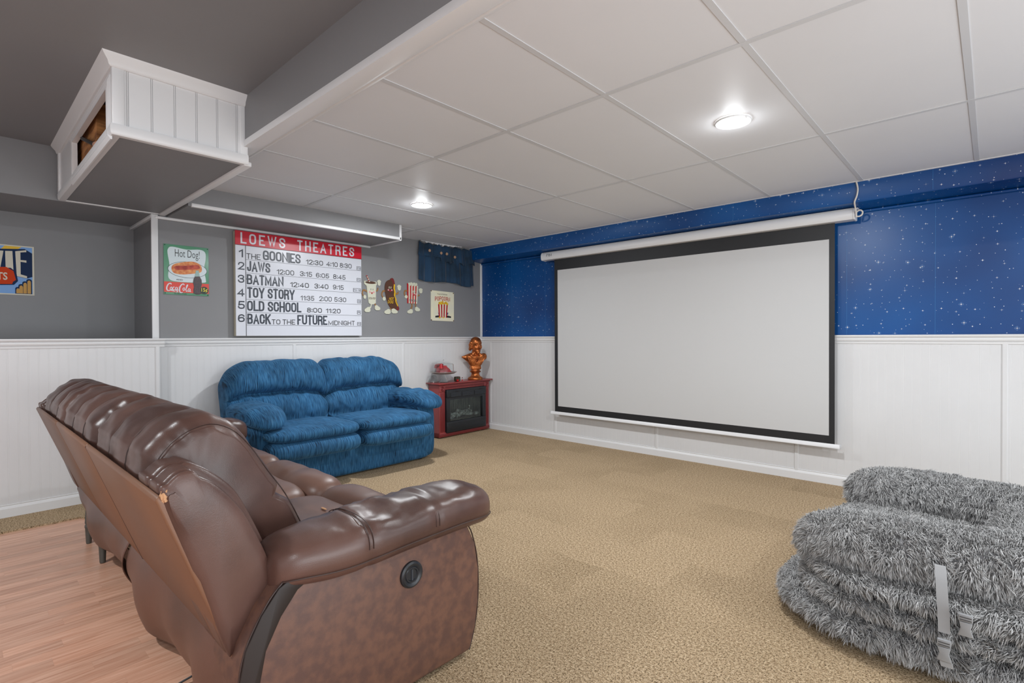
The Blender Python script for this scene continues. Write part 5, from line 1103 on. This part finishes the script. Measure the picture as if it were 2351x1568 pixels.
for s_, yc in ((-1, -3.005), (1, -1.565)):
    MB().sq((0.52, yc, 0.27), (0.36, 0.115, 0.262), (7, 5, 6), 18).ob('arm_panel', blu, ls, smooth=70)
    def fa(q, d, s_=s_):
        x = q.x; q.z += -0.55*max(0, x-0.10)**2-0.15*max(0, -x-0.2)**2+0.007*math.sin(40*x+6*q.y)*max(0, d.z)*0.7+0.012*nz((x*9, q.y*7, s_), 1, 2)*max(0, d.z+0.3); q.y += s_*0.02*math.sin(2.2*x); return q
    MB().sq((0.60, yc+0.01*s_, 0.565), (0.39, 0.152, 0.082), (3.2, 2.6, 2.3), 30, fn=fa).ob('arm_pad', blu, ls, smooth=100)
for (x, y) in ((0.25, -3.0), (0.25, -1.6), (0.80, -3.0), (0.80, -1.6)): MB().lathe([(0, 0), (0.02, 0), (0.025, 0.02), (0, 0.02)], (x, y, 0), 12).ob('glide', black, ls)

# ------------------------------------------------------------------ grey fur lounger, folded and strapped
furm = bpy.data.materials.new('grey fur'); furm.use_nodes = True
def fur_mat():
    nt = furm.node_tree; b = nt.nodes['Principled BSDF']; L = nt.links.new
    b.inputs['Roughness'].default_value = 0.75; b.inputs['Specular IOR Level'].default_value = 0.3
    at = N(nt, 'ShaderNodeAttribute', attribute_name='tone'); L(at.outputs['Color'], b.inputs['Base Color'])
fur_mat()
furb = mat('grey fur base', (124, 124, 126), 0.95)
fl = thing('fur_lounger', (4.75, -1.75, 0.0), 'folded grey fur floor lounger with buckled straps on the carpet below the screen wall', 'floor lounger')
LX1 = 5.42
parts = []
def tubeblob(pts, rad, sq_=0.85, seed=0, n=24):
    """closed soft roll along pts, radius list, flattened by sq_"""
    P = catmull([Vector(p) for p in pts], 8, closed=False); m_ = len(P); rows = []
    for i, p in enumerate(P):
        t = (P[min(i+1, m_-1)]-P[max(i-1, 0)]).normalized(); side = t.cross(Vector((0, 0, 1))).normalized(); e = min(i, m_-1-i)/6
        r_ = rad*min(1, math.sqrt(max(0.0, 1-(1-min(e, 1))**2))+0.05)
        rows.append([tuple(p+side*r_*math.cos(a)+Vector((0, 0, 1))*r_*sq_*math.sin(a)+Vector((0, 0, 0.02*nz((p.x*3, p.y*3, seed), 1)))) for a in [2*math.pi*k/n for k in range(n)]])
    b = MB(); b.grid(rows, cv=True); b.f += [tuple(range(n)), tuple(range((m_-1)*n, m_*n))]; b.mi += [0, 0]; return b
def wob(seed, a=0.02):
    def f(q, d): q += Vector(d)*a*nz((q.x*3.5, q.y*3.5, q.z*6), 1, seed); return q
    return f
layers = [
 ('bottom_layer', MB().sq((4.74, -1.76, 0.075), (0.645, 0.66, 0.075), (3.6, 4, 2.2), 26, fn=wob(1))),
 ('lower_fold', MB().sq((4.79, -1.78, 0.165), (0.62, 0.645, 0.055), (3.4, 4, 2.2), 26, fn=wob(4))),
 ('upper_fold', MB().sq((4.79, -1.79, 0.240), (0.60, 0.635, 0.050), (3.2, 4, 2.2), 26, fn=wob(9))),
 ('front_roll', tubeblob([(4.27, -2.06, 0.285), (4.33, -2.14, 0.315), (4.45, -2.20, 0.335), (4.70, -2.21, 0.345), (5.0, -2.17, 0.35), (5.30, -2.05, 0.33)], 0.140, 0.80, 2)),
 ('rear_roll', tubeblob([(4.30, -1.42, 0.31), (4.35, -1.36, 0.335), (4.45, -1.32, 0.345), (4.70, -1.32, 0.34), (5.0, -1.37, 0.34), (5.28, -1.50, 0.33)], 0.135, 0.80, 5)),
 ('end_roll', tubeblob([(4.98, -2.12, 0.345), (4.95, -1.75, 0.33), (4.98, -1.38, 0.335)], 0.17, 0.62, 7)),
]
TV = []; TF = []
for nm, b in layers:
    me = b.mesh(nm, furb, smooth=180); o = link(nm, me, fl); me.calc_loop_triangles()
    nv = len(me.vertices); co = np.empty(nv*3); me.vertices.foreach_get('co', co); co = co.reshape(-1, 3)
    tr = np.empty(len(me.loop_triangles)*3, dtype=np.int32); me.loop_triangles.foreach_get('vertices', tr); tr = tr.reshape(-1, 3)
    TF.append(tr+sum(len(v) for v in TV)); TV.append(co)
TV = np.concatenate(TV); TF = np.concatenate(TF)
def fur(cnt, name, length=0.038, width=0.0024):
    A, B, C_ = TV[TF[:, 0]], TV[TF[:, 1]], TV[TF[:, 2]]; nr = np.cross(B-A, C_-A); ar = np.linalg.norm(nr, axis=1)+1e-12; nr = nr/ar[:, None]
    cen = (A+B+C_)/3
    # keep the outward sides: drop what is under the lounger
    w = ar*(nr[:, 2] > -0.75)*(cen[:, 2] > 0.004)
    w *= np.where(cen[:, 0] > 5.05, 0.35, 1.0)*np.where((nr[:, 1] > 0.4) & (cen[:, 1] > -1.35), 0.4, 1.0)
    w /= w.sum(); idx = rng.choice(len(TF), cnt, p=w); r1, r2 = np.sqrt(rng.random(cnt)), rng.random(cnt)
    P = A[idx]*(1-r1)[:, None]+B[idx]*(r1*(1-r2))[:, None]+C_[idx]*(r1*r2)[:, None]; Nn = nr[idx]
    # inside test: skip points buried in another roll (coarse, by the super-ellipsoid layers' heights)
    def fld(p, s, o): return np.stack([np.sin(p[:, 0]*s+2.1*np.sin(p[:, 1]*s*0.7+o)+o), np.sin(p[:, 1]*s*1.1+1.7*np.sin(p[:, 2]*s+o*2)), np.sin(p[:, 2]*s*1.3+1.9*np.sin(p[:, 0]*s*0.8+o))], 1)
    flow = 0.30*fld(P, 9, 0.3)+0.40*fld(P, 31, 1.7)+0.5*rng.normal(size=(cnt, 3))*0.6+0.35*fld(P, 83, 4.1)
    clump = np.round(P/0.016); h = np.abs(np.sin(clump@np.array([12.9898, 78.233, 37.719]))*43758.5453) % 1; h2 = np.abs(np.sin(clump@np.array([39.346, 11.135, 83.155]))*24634.6345) % 1
    flow += np.stack([h-0.5, h2-0.5, (h*7 % 1)-0.5], 1)*0.9
    D1 = Nn*0.85+flow*0.45+np.array([0, 0, -0.28]); D1 /= np.linalg.norm(D1, axis=1)[:, None]
    D2 = Nn*0.35+flow*0.62+np.array([0, 0, -0.75]); D2 /= np.linalg.norm(D2, axis=1)[:, None]
    Ln = length*(0.55+0.6*rng.random(cnt))*(0.75+0.45*h)
    M1 = P+D1*(Ln*0.5)[:, None]; T_ = M1+D2*(Ln*0.5)[:, None]
    T_[:, 2] = np.maximum(T_[:, 2], 0.002); M1[:, 2] = np.maximum(M1[:, 2], 0.003)
    sdv = np.cross(D1, rng.normal(size=(cnt, 3))); sdv /= np.linalg.norm(sdv, axis=1)[:, None]; wd = (width*(0.6+0.8*rng.random(cnt)))[:, None]
    V = np.stack([P-Nn*0.004-sdv*wd*0.5, P-Nn*0.004+sdv*wd*0.5, M1+sdv*wd*0.5, M1-sdv*wd*0.5, T_], 1).reshape(-1, 3)
    base = (np.arange(cnt)*5)[:, None]; quads = base+np.array([0, 1, 2, 3]); tris = base+np.array([3, 2, 4])
    me = bpy.data.meshes.new(name); me.vertices.add(cnt*5); me.vertices.foreach_set('co', V.ravel())
    loops = np.concatenate([quads.ravel(), tris.ravel()]); me.loops.add(len(loops)); me.loops.foreach_set('vertex_index', loops.astype(np.int32))
    me.polygons.add(cnt*2); st_ = np.concatenate([np.arange(cnt)*4, cnt*4+np.arange(cnt)*3]); me.polygons.foreach_set('loop_start', st_.astype(np.int32))
    me.update(calc_edges=True); me.materials.append(furm)
    at = me.color_attributes.new('tone', 'FLOAT_COLOR', 'POINT')
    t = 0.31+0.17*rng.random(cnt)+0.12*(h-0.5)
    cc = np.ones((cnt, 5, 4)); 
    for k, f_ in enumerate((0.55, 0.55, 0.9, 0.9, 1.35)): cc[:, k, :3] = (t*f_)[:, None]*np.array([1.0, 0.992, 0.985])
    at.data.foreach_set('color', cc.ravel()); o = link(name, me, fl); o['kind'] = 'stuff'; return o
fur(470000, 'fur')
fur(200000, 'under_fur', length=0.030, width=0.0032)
# straps with side-release buckles
strapm = mat('grey webbing strap', (146, 146, 147), 0.5); buck = mat('grey plastic buckle', (140, 141, 143), 0.4); buckd = mat('dark buckle slot', (70, 70, 72), 0.5)
def ribbon(name, pts, w, m, par, th=0.003):
    c = catmull([Vector(p) for p in pts], 6, closed=False); b = MB(); rows = [[(p.x-w/2, p.y, p.z), (p.x+w/2, p.y, p.z), (p.x+w/2, p.y+th, p.z), (p.x-w/2, p.y+th, p.z)] for p in c]
    b.grid(rows, cv=True); b.f += [(0, 1, 2, 3), tuple(len(b.v)-4+k for k in range(4))]; b.mi += [0, 0]; return b.ob(name, m, par, smooth=60)
ribbon('strap', [(4.655, -2.395, 0.385), (4.660, -2.43, 0.35), (4.664, -2.455, 0.30), (4.668, -2.468, 0.25), (4.670, -2.478, 0.20)], 0.030, strapm, fl)
def buckle(x, y, z, k=1.0):
    t = MB().box((x-0.017, y-0.008, z), (x+0.017, y+0.004, z+0.022*k)).ob('buckle', buck, fl, bevel=0.002)
    MB().prism([(x-0.016, z-0.002), (x-0.012, z-0.022), (x-0.019, z-0.046), (x+0.019, z-0.046), (x+0.012, z-0.022), (x+0.016, z-0.002)], y-0.007, y+0.003, FY).ob('buckle_tongue', buck, t, bevel=0.002)
    for q in (0.004, 0.012): MB().box((x-0.014, y-0.009, z+q), (x+0.014, y-0.0075, z+q+0.003)).ob('slot', buckd, t)
buckle(4.671, -2.492, 0.165)
ribbon('strap', [(4.672, -2.486, 0.122), (4.675, -2.488, 0.11), (4.678, -2.489, 0.098)], 0.030, strapm, fl)
buckle(4.722, -2.490, 0.262)
